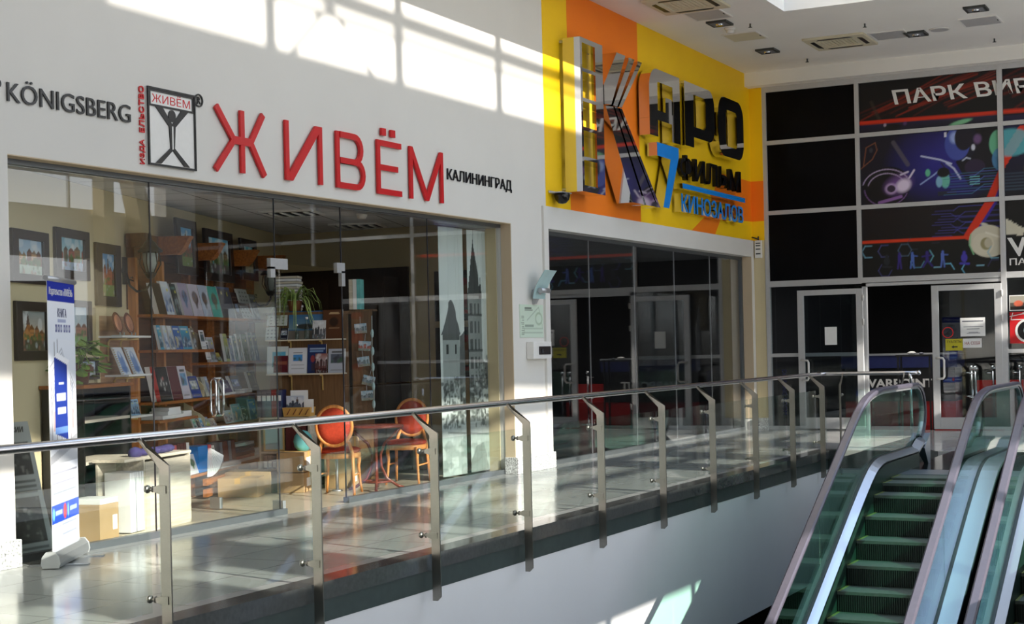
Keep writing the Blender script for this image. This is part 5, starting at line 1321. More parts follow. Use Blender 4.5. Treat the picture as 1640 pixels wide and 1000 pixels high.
# ---- chairs and table behind the glass
def chair(lab, x, y, rz, first=[None]):
    if first[0]:
        c = copy_tree(first[0]); c['label'] = lab; c.location = (x, y, 0); c.rotation_euler = (0, 0, rz); return c
    t = T('cafe_chair', lab, 'chair', (x, y, 0), rz, 'oval backed cafe chairs'); first[0] = t      # front is +x
    n = 20; sq = lambda k, r, z, dx=0: (dx+r*1.0*math.copysign(abs(math.cos(k))**.75, math.cos(k)), r*1.02*math.copysign(abs(math.sin(k))**.75, math.sin(k)), z)
    def disc(rs):
        b = MB(); m_ = len(rs); vs = [sq(2*PI*k/n, r, z) for r, z in rs for k in range(n)]
        b.add(vs, [(i*n+k, i*n+(k+1) % n, (i+1)*n+(k+1) % n, (i+1)*n+k) for i in range(m_-1) for k in range(n)], True)
        b.f += [tuple(range(n-1,-1,-1)), tuple((m_-1)*n+k for k in range(n))]; b.sm += [False, True]; return b
    disc([(.205,.385),(.215,.39),(.215,.435),(.205,.44)]).build('seat_frame', M['chair_wood'], t)
    disc([(.20,.44),(.215,.455),(.21,.475),(.17,.493),(.08,.50)]).build('seat', M['velvet'], t)
    ov = lambda k, a, c: (-.235-.10*((.73+c*math.sin(k))-.5)*.9, a*math.cos(k), .73+c*math.sin(k))
    b = MB(); b.tube([ov(2*PI*k/32, .185, .205) for k in range(32)], .02, 10, closed=True); b.build('backrest_frame', M['chair_wood'], t)
    b = MB(); vs = []; rings = [(1.0,-.016),(.97,-.026),(.6,-.034),(.05,-.036)]
    for sgn in (1, -1):
        for q, o in rings: vs += [tuple(Vector(ov(2*PI*k/28, .17*q, .19*q))+Vector((sgn*(o+.004), 0, 0))) for k in range(28)]
    fs = []
    for h in (0, 1):
        for i in range(3):
            for k in range(28):
                p = ((h*4+i)*28+k, (h*4+i)*28+(k+1) % 28, (h*4+i+1)*28+(k+1) % 28, (h*4+i+1)*28+k); fs.append(p if h == 0 else p[::-1])
    fs += [(k, 4*28+k, 4*28+(k+1) % 28, (k+1) % 28) for k in range(28)]
    fs += [tuple(3*28+k for k in range(28)), tuple(7*28+k for k in range(27,-1,-1))]
    b.add(vs, fs, True); b.build('backrest', M['velvet'], t)
    for sy in (-1, 1):
        MB().tube([(-.27,sy*.2,0),(-.225,sy*.185,.25),(-.2,sy*.175,.44),(-.215,sy*.15,.54),(-.235,sy*.13,.58)], [.014,.017,.02,.018,.016], 8).build('leg', M['chair_wood'], t)
        MB().tube([(.215,sy*.19,0),(.185,sy*.175,.12),(.175,sy*.165,.28),(.19,sy*.17,.36),(.185,sy*.165,.42)], [.013,.014,.017,.021,.02], 8).build('leg', M['chair_wood'], t)
    MB().tube([(-.232,.185,.21),(-.1,.2,.215),(.06,.195,.215),(.18,.168,.21)], .01, 8).tube([(-.232,-.185,.21),(-.1,-.2,.215),(.06,-.195,.215),(.18,-.168,.21)], .01, 8).build('stretcher', M['chair_wood'], t)
    return t
chair('wooden chair with oval orange back, left of the round table', 13.42, .74, R(22))
chair('wooden chair with oval back, right of the round table', 14.72, .70, R(196))
t = T('cafe_table', 'small round dark red wooden table between the two chairs', 'table', (13.95, .62, 0))
MB().lathe([(.29,.67),(.305,.68),(.305,.69),(.29,.70),(.05,.70)], (0,0,0), 32).build('tabletop', M['table_wood'], t)
for k in range(4):
    a = R(30+90*k); c, s_ = math.cos(a), math.sin(a)
    MB().tube([(.26*c,.26*s_,.66),(.2*c,.2*s_,.6),(.09*c,.09*s_,.5),(.045*c,.045*s_,.38),(.05*c,.05*s_,.25),(.11*c,.11*s_,.12),(.22*c,.22*s_,.04),(.3*c,.3*s_,.012)], .016, 8).build('leg', M['table_wood'], t)
MB().tube([(.15*math.cos(2*PI*k/24),.15*math.sin(2*PI*k/24),.09) for k in range(24)], .012, 8, closed=True).build('leg_ring', M['table_wood'], t)
for i, (x, y, z, lab) in enumerate(((13.45,1.22,0,'low cardboard box on the floor behind the left chair'),(13.45,1.22,.22,'cardboard box stacked on another behind the left chair'),(14.0,.98,0,'pale cardboard box behind the round table'))):
    t = boxthing('cardboard_box', x, y, z, .4, .3, .21 if i < 2 else .55, TH, lab, 'box', 'card', 'boxes behind the chairs')
    BX((.1,-.003,.06),(.26,0,.15)).build('label_sticker', M['paper'], t)
t = T('plastic_bag', 'turquoise plastic bag on the box behind the left chair', 'bag', (13.6, 1.3, .435)); MB().ball((.1,.1,.1), .11, 12, (1.2,.8,1.1)).build('bag', M['teal_bag'], t)
t = T('metal_stand', 'thin steel leg standing behind the left chair', 'stand', (13.72, .98, 0)); MB().tube([(0,0,0),(0,0,.42)], .018, 10).build('tube', M['alu'], t); MB().lathe([(.06,0),(.05,.015)], (0,0,0), 14).build('foot', M['alu'], t)

# ---- vertical blinds with printed church
t = T('vertical_blind', 'vertical slat blind printed with a black and white church', 'blind', (14.96, .36, .05))
BX((-.05,-.02,2.86),(1.34,.03,2.9)).build('head_rail', M['alu'], t)
a = Art(1.3,2.85,130,285,(214,224,219)); g = random.Random(6)
a.grad((150,160,155),(216,226,221),0,1.5)
dk, md = (44,50,48), (110,120,116)
a.poly([(.02,1.62),(.18,1.98),(.23,2.02),(.28,1.98),(.45,1.62)], (84,90,90)); a.rect(.04,.9,.42,1.62,(150,160,156)); a.rect(.04,1.56,.42,1.62,dk,.8); a.rect(.04,1.3,.42,1.32,md)
for xx in (.1,.3): a.rect(xx,1.4,xx+.04,1.5,dk)
a.rect(.66,.6,.96,2.1,(132,140,136)); a.poly([(.66,2.1),(.72,2.5),(.78,2.78),(.84,2.5),(.96,2.1)],(60,66,64)); a.line((.78,2.7),(.78,2.85),.012,dk); a.poly([(.92,2.05),(.95,2.3),(.98,2.05)],dk)
for i in range(6):
    for j in range(3): a.rect(.69+.09*j,.8+.21*i,.735+.09*j,.93+.21*i,(56,62,60),.85)
for z in (1.0,1.42,1.84,2.08): a.rect(.66,z,.97,z+.02,dk,.7)
a.poly([(.40,1.1),(.44,1.6),(.64,1.75),(.66,1.1)],(90,96,94)); a.rect(.4,.7,.66,1.15,(120,126,122)); a.poly([(.96,1.0),(.98,1.3),(1.25,1.25),(1.25,.9)],(100,106,104))
for i in range(5): a.rect(.42+.05*i,.8,.45+.05*i,.98,(60,64,62))
a.speck(420,[(52,58,54),(90,98,92),(180,190,184),(60,66,62)],.55,1.12,.01,.035,g,al=.75); a.speck(90,[(70,76,72),(120,128,124)],1.0,1.35,.01,.03,g,.8,1.25,.7)
a.grad((170,182,176),(150,160,154),0,.35); a.speck(40,[(196,206,200),(120,130,124)],0,.5,.02,.09,g,al=.5); a.line((.1,.5),(1.2,.42),.02,dk,.6); a.poly([(.6,0),(.75,.3),(.95,.34),(1.1,0)],(110,118,112),.7)
full = a
for x0, x1 in ((0,.155),(.16,.33),(.335,.42),(.425,.53),(.665,.785),(.785,.895),(.9,1.02),(1.02,1.14),(1.14,1.28)):
    i0, i1 = int(round(x0*100)), int(round(x1*100))
    sl = Art((i1-i0)/100, 2.85, i1-i0, 285, (0,0,0)); sl.a = full.a[:, i0:i1+1].copy()
    # gentle curve of each slat
    o = sl.build('slat', (x0, 0, 0), (1,0,0), (0,0,1), t, 'print_matte')
    co = np.zeros(len(o.data.vertices)*3); o.data.vertices.foreach_get('co', co); co = co.reshape(-1,3)
    q = (co[:,0]-x0)/(x1-x0); co[:,1] = -.008*np.sin(q*PI)-.16*(x1-x0)*(q-.5); o.data.vertices.foreach_set('co', co.reshape(-1)); o.data.update()
    so = o.modifiers.new('thickness', 'SOLIDIFY'); so.thickness = .002; so.offset = 1.0

# ---- poster board leaning inside at the far left
t = T('excursion_board', 'tall pale board with black and white photos standing inside at the left', 'poster board', (8.25, .36, 0))
MB().hexa([(0,0,.02),(.62,0,.02),(.62,.012,.02),(0,.012,.02),(-.1,.1,1.02),(.43,.1,1.02),(.43,.112,1.02),(-.1,.112,1.02)]).build('board', M['frame_paint'], t)
a = Art(.55,1.0,55,100,(190,196,196)); g = random.Random(12)
for z0, z1 in ((.6,.84),(.08,.42)):
    a.rect(.0,z0,.50,z1,(40,40,42)); a.speck(60,[(120,122,120),(80,82,80),(160,160,158),(50,52,50)],z0+.01,z1-.01,.006,.025,g,.0,.48,.7)
for z in (.46,.5,.54,.03): a.rect(.05,z,.5,z+.012,(120,124,124))
a.build('board_print', (.05,-.002,.02), (1,0,0), (-.1-.05,.1,1.0), t)
MB().text('ЭКСКУРСИИ', (.03,.088,.94), (1,0,0), (0,.1,1), .36, .045, .002).build('lettering', M['black'], t)
MB().bar((.3,.1,.9),(.3,.42,0),.02).build('prop', M['alu'], t)
# ================================================================== ROLL-UP BANNER ON THE WALKWAY
bn = T('rollup_banner', 'white and blue roll-up banner on a silver base before the shop glass', 'banner', (8.11, -.32, 0), math.atan2(.41, .74))
b = MB(); pr = [(-.055,.0),(.055,.0),(.065,.03),(.058,.075),(.03,.11),(-.03,.11),(-.058,.075),(-.065,.03)]
b.prism(ccw(pr), (0,0,.008), (0,1,0), ZU, (1,0,0), .85); b.build('base', M['alu'], bn)
for x in (-.012, .85): MB().prism(ccw([(p[0]*1.06, p[1]*1.05) for p in pr]), (x,0,.006), (0,1,0), ZU, (1,0,0), .012).build('end_cap', M['frame_paint'], bn)
for x in (.2, .65): BX((x-.03,-.22,0),(x+.03,.2,.008)).build('foot', M['alu'], bn)
MB().tube([(.0+.02,0,2.075),(.83,0,2.075)], .02, 10).build('top_bar', M['alu'], bn); MB().tube([(.42,.06,.1),(.42,.02,2.06)], .009, 8).build('pole', M['alu'], bn)
a = Art(.76,1.96,95,245,(238,240,246)); a.rect(0,1.80,.76,1.96,(30,48,160))
a.grad((222,228,238),(236,238,244),1.52,1.80)
for k, (z, x0, x1, hh) in enumerate(((1.655,.27,.5,.018),)): a.rect(x0,z,x1,z+hh,(130,140,186),.7)
for i, x in enumerate((.2,.27,.34,.43,.5,.57)): a.rect(x,1.58,x+.05,1.635,(60,66,130),.85); a.rect(x+.015,1.595,x+.03,1.62,(230,232,240),.8)
# sketch of a street with a big blue book in front
a.grad((190,194,200),(226,230,238),.62,1.52)
for i in range(7): a.path([(.02,1.32-.06*i),(.36,1.46-.03*i),(.42,1.40-.03*i),(.74,1.16-.04*i)],.008,(84,86,92),.7)
a.path([(.16,1.4),(.16,1.5)],.02,(90,92,98),.8); a.path([(.24,1.4),(.24,1.52)],.02,(90,92,98),.8)
for i in range(5): a.rect(.05+.13*i,.75,.075+.13*i,1.22,(110,100,98),.6); a.rect(.10+.13*i,.86,.15+.13*i,1.0,(176,106,86),.55); a.rect(.10+.13*i,1.08,.15+.13*i,1.2,(120,130,150),.5)
a.poly([(0,.62),(.76,.62),(.76,.82),(.0,.68)],(150,152,156),.9); a.poly([(.0,.62),(.76,.74),(.76,.62)],(190,192,196))
a.poly([(.15,.84),(.50,.78),(.50,1.34),(.15,1.40)],(30,54,140)); a.poly([(.15,1.40),(.50,1.34),(.58,1.37),(.24,1.43)],(240,240,244)); a.poly([(.50,.78),(.58,.83),(.58,1.37),(.50,1.34)],(225,228,236))
for z, x0, x1, hh in ((1.2,.26,.4,.015),(1.08,.2,.45,.05),(.98,.22,.45,.05)): a.rect(x0,z,x1,z+hh,(206,214,236),.9)
a.rect(.15,.84,.5,.88,(110,150,210),.8)
for i in range(6): a.rect(.05+.02*(i % 2),.55-.036*i,.72-.03*(i % 3),.562-.036*i,(120,124,140),.75)
a.rect(0,.2,.76,.33,(40,80,190)); a.ell(.36,.265,.045,.055,(220,70,80)); a.rect(.1,.25,.28,.28,(170,190,235)); a.rect(.5,.25,.7,.28,(170,190,235)); a.ell(.05,.265,.03,.045,(120,190,235)); a.ell(.45,.265,.02,.05,(120,190,235))
for i in range(4): a.rect(.28,.165-.035*i,.68,.176-.035*i,(130,136,160),.75)
a.path([(.08,.17),(.22,.17),(.17,.1),(.15,.03),(.13,.1),(.08,.17)],.008,(130,136,160))
a.build('canvas', (.045,-.003,.11), (1,0,0), (0,0,1), bn, 'print_matte')
BX((.045,-.002,.11),(.805,0,2.07)).build('canvas_back', M['paper'], bn)
b = MB().text('Издательство «ЖИВЁМ»', (.09,-.003,1.95), (1,0,0), (0,0,1), .66, .08, .002); b.build('lettering', M['white_plastic'], bn)
MB().text('КНИГА', (.31,-.003,1.80), (1,0,0), (0,0,1), .25, .065, .002).build('lettering', M['navy'], bn)

# ================================================================== CINEMA ENTRANCE WALL
def BW(y, z, x=XB+.044): return Vector((x, y, z))
# printed panels: painted in metres, local x to the right (-y), z up
def panel(y0, y1, z0, z1, lab, fn, res=60):
    w_, h_ = y0-y1, z1-z0
    t = T('billboard_panel', lab, 'billboard', (XB+.046, y0, z0), 0, 'virtual reality park panels')
    a = Art(w_, h_, int(w_*res), int(h_*res), (8,8,12)); fn(a, w_, h_)
    BX((-.001,-w_,0),(.0,0,h_)).build('board', M['panel_black'], t)
    a.build('panel_print', (-.003,0,0), (0,-1,0), (0,0,1), t)
    return t
g = random.Random(20)
def top_art(a, w_, h_):
    a.grad((6,6,8),(10,8,8)); 
    for i in range(26):
        x = g.uniform(.9, w_*1.1); a.line((x-.9,.2+g.random()*.2),(x+.7,.75+g.random()*.3), g.uniform(.008,.03), g.choice([(150,40,16),(90,24,12),(60,16,10)]), .7)
    a.line((.2,.5),(.35,.15),.05,(70,60,50),.5)
    a.rect(0,0,w_,.12,(24,22,40)); a.grad((20,18,34),(34,30,60),0,.12); a.line((0,.165),(w_,.145),.06,(214,50,18))
    a.ell(1.64,.04,.17,.035,(130,196,150),ang=.2); a.ell(.55,.06,.14,.05,(14,12,14)); a.ell(.42,.1,.02,.025,(190,170,190)); a.ell(.75,.1,.03,.03,(90,60,110))
def mid_art(a, w_, h_):
    a.grad((14,12,24),(18,16,34)); a.ell(1.35,.6,1.0,.75,(48,44,150),.75,0,.6); a.ell(1.8,.95,.6,.4,(60,60,170),.5,0,.4)
    a.line((.55,1.0),(.78,.62),.07,(96,90,100),.75)
    a.path([(.05,.65),(.1,.95),(.25,1.02),(.28,.9),(.2,.75),(.0,.6)],.012,(150,90,60)); a.ell(.18,.9,.03,.04,(60,60,70))
    # glowing wheel
    a.ell(.42,.26,.4,.34,(10,8,12),1,.3)
    for r, al in ((.36,.9),(.28,.8)):
        pts = [(.42+r*math.cos(k)*1.1,.26+r*.85*math.sin(k)) for k in np.linspace(.2,2.9,24)]; a.path(pts,.014,(200,180,220),al)
    pts = [(.42+.33*math.cos(k)*1.1,.26+.3*math.sin(k)) for k in np.linspace(3.2,5.9,20)]; a.path(pts,.012,(150,110,180),.8)
    a.ell(.62,.3,.3,.2,(150,100,190),.6,.3,.15); a.ell(.7,.28,.16,.13,(236,220,246),1,.5,.06); a.ell(.5,.24,.12,.11,(210,180,230),.9,0,.05); a.ell(.5,.24,.07,.06,(50,36,60)); a.line((.66,.1),(.3,.02),.05,(170,120,200),.7); a.line((.8,.4),(.88,.52),.03,(220,210,235)); a.line((.66,.46),(.78,.5),.03,(210,200,225))
    # rider with helmet
    a.ell(2.0,.86,.36,.3,(16,14,20)); a.poly([(1.75,.2),(1.55,.6),(1.8,.95),(2.2,.9),(2.28,.55),(2.1,.2)],(18,16,26)); a.ell(2.22,.85,.14,.22,(110,190,150)); a.ell(2.24,.6,.12,.18,(80,140,190),.9)
    a.ell(1.64,.93,.26,.32,(22,20,40)); a.ell(1.58,.9,.2,.27,(70,84,170)); a.ell(1.54,1.0,.1,.12,(170,190,240),.8,0,.05); a.ell(1.68,.98,.14,.2,(26,22,36)); a.ell(1.9,.95,.08,.1,(130,96,150),.7,0,.04); a.rect(1.38,1.02,1.42,1.1,(220,220,235)); a.ell(1.83,.82,.03,.05,(210,215,230))
    a.path([(1.32,.6),(1.5,.35),(1.75,.42)],.02,(40,36,60)); a.ell(1.85,.5,.16,.13,(44,32,60)); a.path([(1.66,.62),(1.72,.66),(1.78,.64)],.02,(190,200,220))
    a.path([(1.0,.74),(1.3,.66),(1.48,.58)],.025,(200,206,236)); a.path([(1.4,.6),(1.52,.5),(1.62,.33)],.028,(190,196,226)); a.path([(.98,.28),(1.2,.42),(1.3,.5)],.022,(150,170,220))
    a.ell(1.1,.46,.04,.06,(100,190,150)); a.ell(1.38,.32,.07,.13,(110,190,170)); a.ell(1.28,.3,.05,.09,(130,180,210)); a.ell(1.35,.45,.1,.08,(16,16,22)); a.rect(1.25,.08,1.55,.14,(40,44,60))
    for i in range(9):
        z = .08+.042*i; x = 1.35+.06*(i % 3); a.path([(x,z),(x+.45,z),(x+.52,z+.05),(w_,z+.05)],.009,(90,110,200) if i % 2 else (60,120,150),.85)
    for i in range(4): a.rect(1.76,.22+.04*i,1.92,.235+.04*i,(120,190,200))
    a.line((2.05,-.1),(2.6,1.1),.13,(214,50,18)); a.line((2.13,-.1),(2.68,1.1),.04,(60,40,150))
def low_art(a, w_, h_):
    a.grad((10,10,9),(22,14,16)); a.rect(0,0,w_,.55,(13,14,10))
    for i in range(10):
        z = .62+.045*i; x = 1.15+.05*(i % 4); a.path([(x,z),(x+.3,z),(x+.38,z+.06*(1 if i % 2 else -1)),(w_,z+.06*(1 if i % 2 else -1))],.008,(76,76,170),.8)
    a.line((1.72,.6),(2.15,1.25),.13,(214,50,18)); a.line((1.82,.6),(2.25,1.25),.04,(60,40,150)); a.line((0,.58),(1.72,.58),.05,(220,60,20))
    # white headset
    a.ell(2.03,.5,.3,.26,(206,200,178),1,-.15); a.rect(2.0,.27,w_,.52,(200,196,176)); a.ell(1.95,.46,.17,.18,(214,208,186)); a.ell(2.0,.46,.09,.1,(150,142,104)); a.ell(2.03,.47,.06,.08,(190,184,160)); a.path([(1.76,.62),(1.74,.45),(1.8,.3)],.02,(130,190,140)); a.ell(1.98,.77,.06,.025,(200,198,184),1,-.3); a.line((2.0,.64),(2.2,.56),.03,(226,222,206))
    hexa_ = lambda cx_, cz_, r, segs, c, al: [a.line((cx_+r*math.cos(k*PI/3),cz_+r*math.sin(k*PI/3)),(cx_+r*math.cos((k+1)*PI/3),cz_+r*math.sin((k+1)*PI/3)),.013,c,al) for k in segs]
    for cx_, cz_, segs, c, al in ((.1,.42,(1,2,3,4),(130,190,215),.9),(.37,.42,(1,2,3,4),(90,90,160),.8),(.70,.42,(0,1,2,3,4,5),(90,120,150),.7),(.85,.52,(2,4),(60,70,90),.6),(.37,.1,(2,3,4,5),(80,80,150),.7),(.9,.22,(2,3,4,5),(100,160,190),.8),(1.05,.3,(5,0),(120,200,220),.9),(1.2,.42,(1,),(60,60,80),.6),(1.38,.07,(0,1),(120,200,235),1),(1.22,.02,(1,),(150,210,235),1),(1.72,.07,(2,3),(120,200,235),1),(1.9,.02,(1,),(150,210,235),1),(2.13,.32,(2,3,4),(120,180,205),.9),(2.13,.1,(1,2,5),(60,60,110),.7)):
        hexa_(cx_, cz_, .11, segs, c, al)
    for x, c, k in ((.4,(36,40,46),1),(.61,(56,40,130),0),(.82,(80,110,190),0),(1.06,(52,36,120),2),(1.31,(86,110,190),0),(1.65,(70,60,170),1)):
        if k == 0: a.ell(x,.36,.02,.025,c); a.rect(x-.025,.22,x+.025,.34,c); a.line((x-.015,.23),(x-.03,.12),.025,c); a.line((x+.015,.23),(x+.025,.12),.025,c); a.line((x,.32),(x+.08 if x > .8 else x+.03,.31),.02,c)
        elif k == 1: a.ell(x,.33,.025,.03,c); a.ell(x,.25,.05,.07,c); a.line((x-.06,.16),(x+.07,.15),.035,c)
        else: a.ell(x,.36,.025,.03,c); a.line((x,.35),(x,.24),.05,c); a.line((x,.24),(x-.07,.13),.03,c); a.line((x,.24),(x+.08,.14),.03,c); a.line((x-.08,.3),(x+.06,.32),.025,c)
panel(-1.895, -4.12, 4.95, 5.775, 'top printed panel with ПАРК ВИРТ lettering and red streaks', top_art)
panel(-1.895, -4.12, 3.75, 4.87, 'middle printed panel with helmeted rider and glowing wheel', mid_art, 75)
panel(-1.895, -4.12, 2.545, 3.67, 'lower printed panel with white headset, hexagons and tiny figures', low_art, 75)
def top2(a, w_, h_):
    for i in range(18): x = g.uniform(-.3, w_); a.line((x-.5,.2+g.random()*.3),(x+.8,.7+g.random()*.3), g.uniform(.01,.04), g.choice([(170,44,16),(110,28,12)]), .7)
    a.line((0,.15),(w_,.13),.06,(214,50,18)); a.rect(0,0,w_,.1,(26,24,60))
def mid2(a, w_, h_):
    a.grad((12,12,20),(20,18,60)); a.poly([(0,.45),(.45,1.12),(.25,1.12),(0,.75)],(214,50,18)); a.ell(.1,.85,.35,.22,(90,180,190),.8); a.ell(.6,.4,.3,.3,(70,64,40)); a.ell(1.5,.5,.4,.5,(60,60,150),.8)
    for i in range(6): a.line((0,.1+.05*i),(.4,.1+.05*i),.008,(70,90,110))
def low2(a, w_, h_):
    a.rect(0,0,w_,h_,(10,10,10)); a.poly([(0,.6),(.25,.56),(.3,.66),(0,.85)],(206,200,178)); a.line((.35,.74),(w_,.76),.05,(214,50,18))
panel(-4.205, -6.41, 4.95, 5.775, 'top printed panel cut off by the right edge of the photo', top2, 40)
panel(-4.205, -6.41, 3.75, 4.87, 'middle printed panel cut off by the right edge of the photo', mid2, 40)
panel(-4.205, -6.41, 2.545, 3.67, 'lower printed panel with a white V at the right edge of the photo', low2, 40)
def board_text(s, y, z, w_, h_, lab, m='white_plastic', slant=0.0, dep=.006, x=None, bold=0.0):
    t = T('wall_lettering', lab, 'lettering', (x or XB+.04, y, z))
    MB().text(s, (0,0,0), (0,-1,0), (0,0,1), w_, h_, dep, slant, bold).build('lettering', M[m], t); return t
board_text('ПАРК ВИРТУАЛЬНОЙ', -2.49, 5.37, 4.6, .31, 'large slanted white ПАРК ВИРТ lettering on the top printed panel', slant=-.22, bold=.02)
board_text('V', -4.25, 2.78, .3, .3, 'large pale slanted V above small white letters at the right edge', slant=-.1, bold=.03)
board_text('ПАРК', -4.25, 2.64, .5, .11, 'small white ПАР letters under the pale V at the right edge', bold=.015)
t = board_text('DRESSING ROOM', -.47, 1.02, .77, .075, 'faint vertical blue lettering DRESSING ROOM left of the open glass door', 'navy', x=XB+.035); t.rotation_euler.x = PI/2
t.location = (XB+.035, -.47, 1.02)
# signs stuck on the doors
def sheet(name, y0, y1, z0, z1, lab, m, x, cat='sign'):
    t = T(name, lab, cat, (x, y0, z0)); BX((-.003,y1-y0,0),(0,0,z1-z0)).build('sheet', M[m], t); return t
sheet('paper_notice', -1.26, -1.465, 1.43, 1.73, 'blank white sheet on the open left glass door', 'paper', 25.117, 'notice')
t = sheet('paper_notice', -3.47, -3.86, 1.52, 1.82, 'white printed notice with grey lines on the right glass door', 'paper', 25.187, 'notice')
b = MB()
for z, y0, y1 in ((.235,.03,.36),(.15,.05,.36),(.115,.1,.3),(.06,.13,.28),(.045,.1,.31)): b.box((-.0045,-y1,z),(-.003,-y0,z+(.018 if z > .2 else .008)))
b.build('print_lines', M['grey_cover'], t)
t = sheet('push_sign', -3.505, -3.80, 1.335, 1.485, 'small white sign НА СЕБЯ on the right glass door', 'paper', 25.187)
MB().text('НА СЕБЯ', (-.004,-.03,.05), (0,-1,0), (0,0,1), .235, .05, .002).build('lettering', M['red_book'], t)
t = sheet('toilet_sign', -3.23, -3.50, 1.295, 1.485, 'yellow sign ТУАЛЕТЫ with a black arrow on the right glass door', 'yellow_sign', 25.187)
MB().text('ТУАЛЕТЫ', (-.004,-.02,.125), (0,-1,0), (0,0,1), .235, .04, .002).prism(ccw([(-.09,.055),(-.13,.055),(-.13,.035)][:0]+[(.09,.06),(.13,.085),(.13,.07),(.19,.07),(.19,.05),(.13,.05),(.13,.035)]), (-.003,0,0), (0,-1,0), ZU, (-1,0,0), .002).build('lettering', M['black'], t)
t = T('prohibition_sticker', 'red ring sticker with a dark crossed figure on the right glass door', 'sign', (25.187, -3.27, 1.59)); q = arc(0,0,.09,0,345,23); q2 = arc(0,0,.076,0,345,23)
MB().ringprism(q, q2, (0,0,0), (0,-1,0), ZU, (-1,0,0), .003).build('ring', M['red_cover'], t); plate(stroke([(-.06,-.05),(.06,.055)], .014)+[arc(.0,-.02,.035,0,345,12,.02)], .002, O=(0,0,0), U=(0,-1,0), N=(-1,0,0)).build('figure', M['black'], t)
# red club sign and picture at the right edge
t = T('club_sign', 'red square sign with a white and black ring at the right edge', 'sign', (XB+.03, -4.235, 1.39)); BX((-.012,-.52,0),(0,0,.5)).build('board', M['red_plate'], t)
MB().ringprism(arc(0,0,.19,0,345,23), arc(0,0,.155,0,345,23), (-.012,-.27,.2), (0,-1,0), ZU, (-1,0,0), .003).build('ring', M['white_plastic'], t); plate([arc(0,0,.155,0,345,23)], .002, O=(-.012,-.27,.2), U=(0,-1,0), N=(-1,0,0)).build('disc', M['sign_black'], t)
MB().text('G', (-.014,-.21,.12), (0,-1,0), (0,0,1), .12, .16, .002).build('lettering', M['frosted'], t)
plate(stroke([(.0,.43),(.2,.47),(.5,.42)],.012)+stroke([(.05,.49),(.02,.38),(.5,.38)],.012)+stroke([(.2,.49),(.4,.40)],.012), .002, O=(-.012,0,0), U=(0,-1,0), N=(-1,0,0)).build('line_ornament', M['white_plastic'], t)
t = T('photo_sign', 'small photo of a warm lit hall above the red square sign', 'picture', (XB+.03, -4.235, 1.91)); BX((-.008,-.52,0),(0,0,.25)).build('board', M['paper'], t)
a = Art(.5,.22,50,22,(90,84,76)); a.rect(0,.12,.5,.22,(170,165,150)); a.ell(.13,.1,.07,.05,(220,110,80)); a.ell(.36,.1,.08,.07,(200,120,60)); a.rect(0,0,.5,.05,(40,34,30)); a.build('photo', (-.0095,-.01,.015), (0,-1,0), (0,0,1), t)
# further panels to the right of the photo seen mirrored in the shop glass
for i, (y, z, c, lab) in enumerate(((-7.3,1.5,'red_plate','framed poster with red figure at the right of the cinema wall, upper'),(-7.3,.5,'navy','framed poster at the right of the cinema wall, lower'))):
    t = T('framed_poster', lab, 'poster', (XB+.02, y, z), 0, 'framed cinema posters'); BX((-.03,-.9,0),(0,0,.9)).build('frame', M['black'], t); a = Art(.7,.7,30,30,(60,70,66)); a.ell(.35,.45,.12,.14,(150,110,80)); a.rect(.22,.05,.48,.32,(170,40,36) if i == 0 else (150,110,60)); a.ell(.35,.6,.14,.07,(150,30,30)); a.build('poster_print', (-.032,-.1,.1), (0,-1,0), (0,0,1), t)

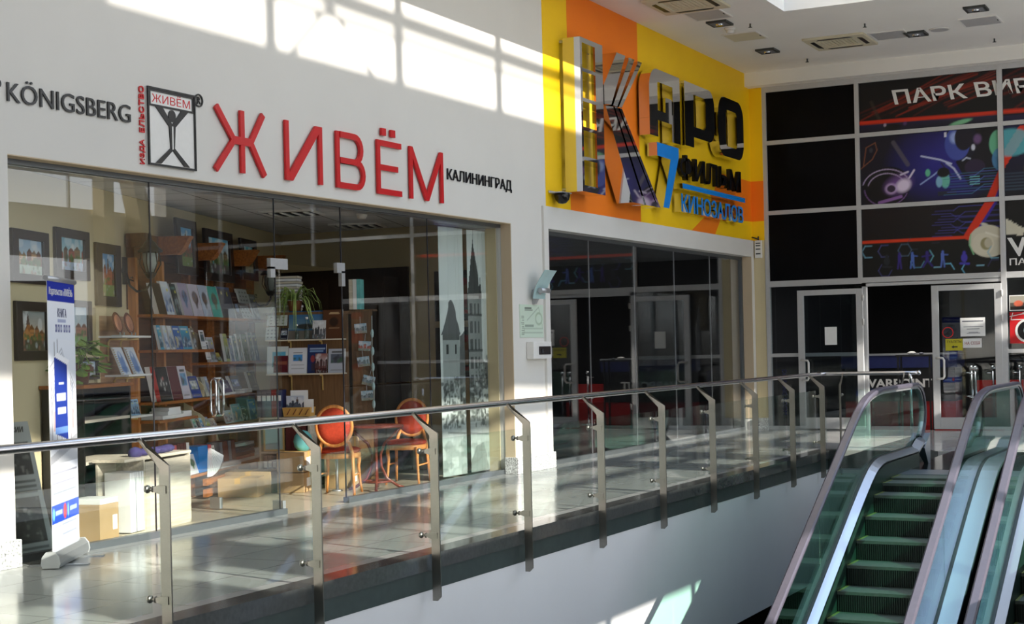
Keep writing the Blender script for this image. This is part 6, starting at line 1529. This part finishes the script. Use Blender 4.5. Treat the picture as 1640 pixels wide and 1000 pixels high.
# ---- behind the doors: red and blue reception counter
t = T('reception_counter', 'red and dark blue counter with white WARPOINT letters behind the doors', 'counter', (26.6, -1.2, 0))
BX((0,-1.9,0),(.6,.0,.42)).build('base', M['red_plate'], t); BX((-.02,-1.9,.42),(.6,0,1.0)).build('front', M['black'], t); BX((-.06,-1.95,1.0),(.62,.05,1.22)).build('fascia', M['navy'], t); BX((-.08,-1.95,1.22),(.64,.05,1.25)).build('top', M['alu'], t)
MB().text('WARPOINT', (-.022,-.3,.66), (0,-1,0), (0,0,1), 1.25, .15, .01, bold=.03).build('lettering', M['white_plastic'], t)
def stanchion(x, y, lab):  # solid posts added where stanchions are mirrored in the door glass
    t = T('barrier_post', lab, 'barrier', (x, y, 0), 0, 'chrome barrier posts'); MB().lathe([(.15,0),(.15,.012),(.03,.03)], (0,0,0), 20).build('base', M['chrome'], t); MB().tube([(0,0,.02),(0,0,1.0)], .018, 10).build('post', M['chrome'], t)
    MB().lathe([(.03,.96),(.035,.98),(.03,1.02),(0,1.03)], (0,0,0), 12).build('cap', M['chrome'], t); MB().tube([(0,0,.5),(0,.12,.5)], .01, 8).tube([(0,0,.9),(0,.12,.9)], .01, 8).build('arm', M['chrome'], t)
for i, (x, y) in enumerate(((26.0,-3.55),(26.2,-3.8),(26.5,-3.4),(26.4,-4.2))): stanchion(x, y, ('chrome barrier post behind the right glass door, nearest the door handle','chrome barrier post behind the right glass door, under the printed notice','thin chrome barrier post farther back behind the right glass door','chrome barrier post behind the right frame of the glass door')[i])
t = T('red_sofa', 'bright red block seat behind the right glass door', 'seat', (27.0, -3.6, 0)); BX((0,-.5,0),(.5,.3,.4)).build('seat', M['red_cover'], t); BX((.4,-.5,.4),(.5,.3,.75)).build('backrest', M['red_cover'], t)
t = T('arcade_bench', 'dark table with a bright pad behind the doorway', 'table', (25.9, -2.55, 0)); BX((0,-.3,1.2),(.3,.3,1.23)).build('tabletop', M['black'], t); MB().box((.02,-.28,0),(.05,-.25,1.2)).build('leg', M['black'], t); MB().box((.02,.25,0),(.05,.28,1.2)).build('leg', M['black'], t); MB().box((.25,-.28,0),(.28,-.25,1.2)).build('leg', M['black'], t); MB().box((.25,.25,0),(.28,.28,1.2)).build('leg', M['black'], t)
t = T('game_controller', 'small white game controller lying on the dark table in the doorway', 'controller', (26.02, -2.5, 1.23)); MB().ball((0,0,.03), .04, 10, (1,2,.7)).build('body', M['white_plastic'], t); MB().ball((0,-.16,.02), .03, 8, (1,1.4,.7)).build('strap', M['grey_cover'], t)
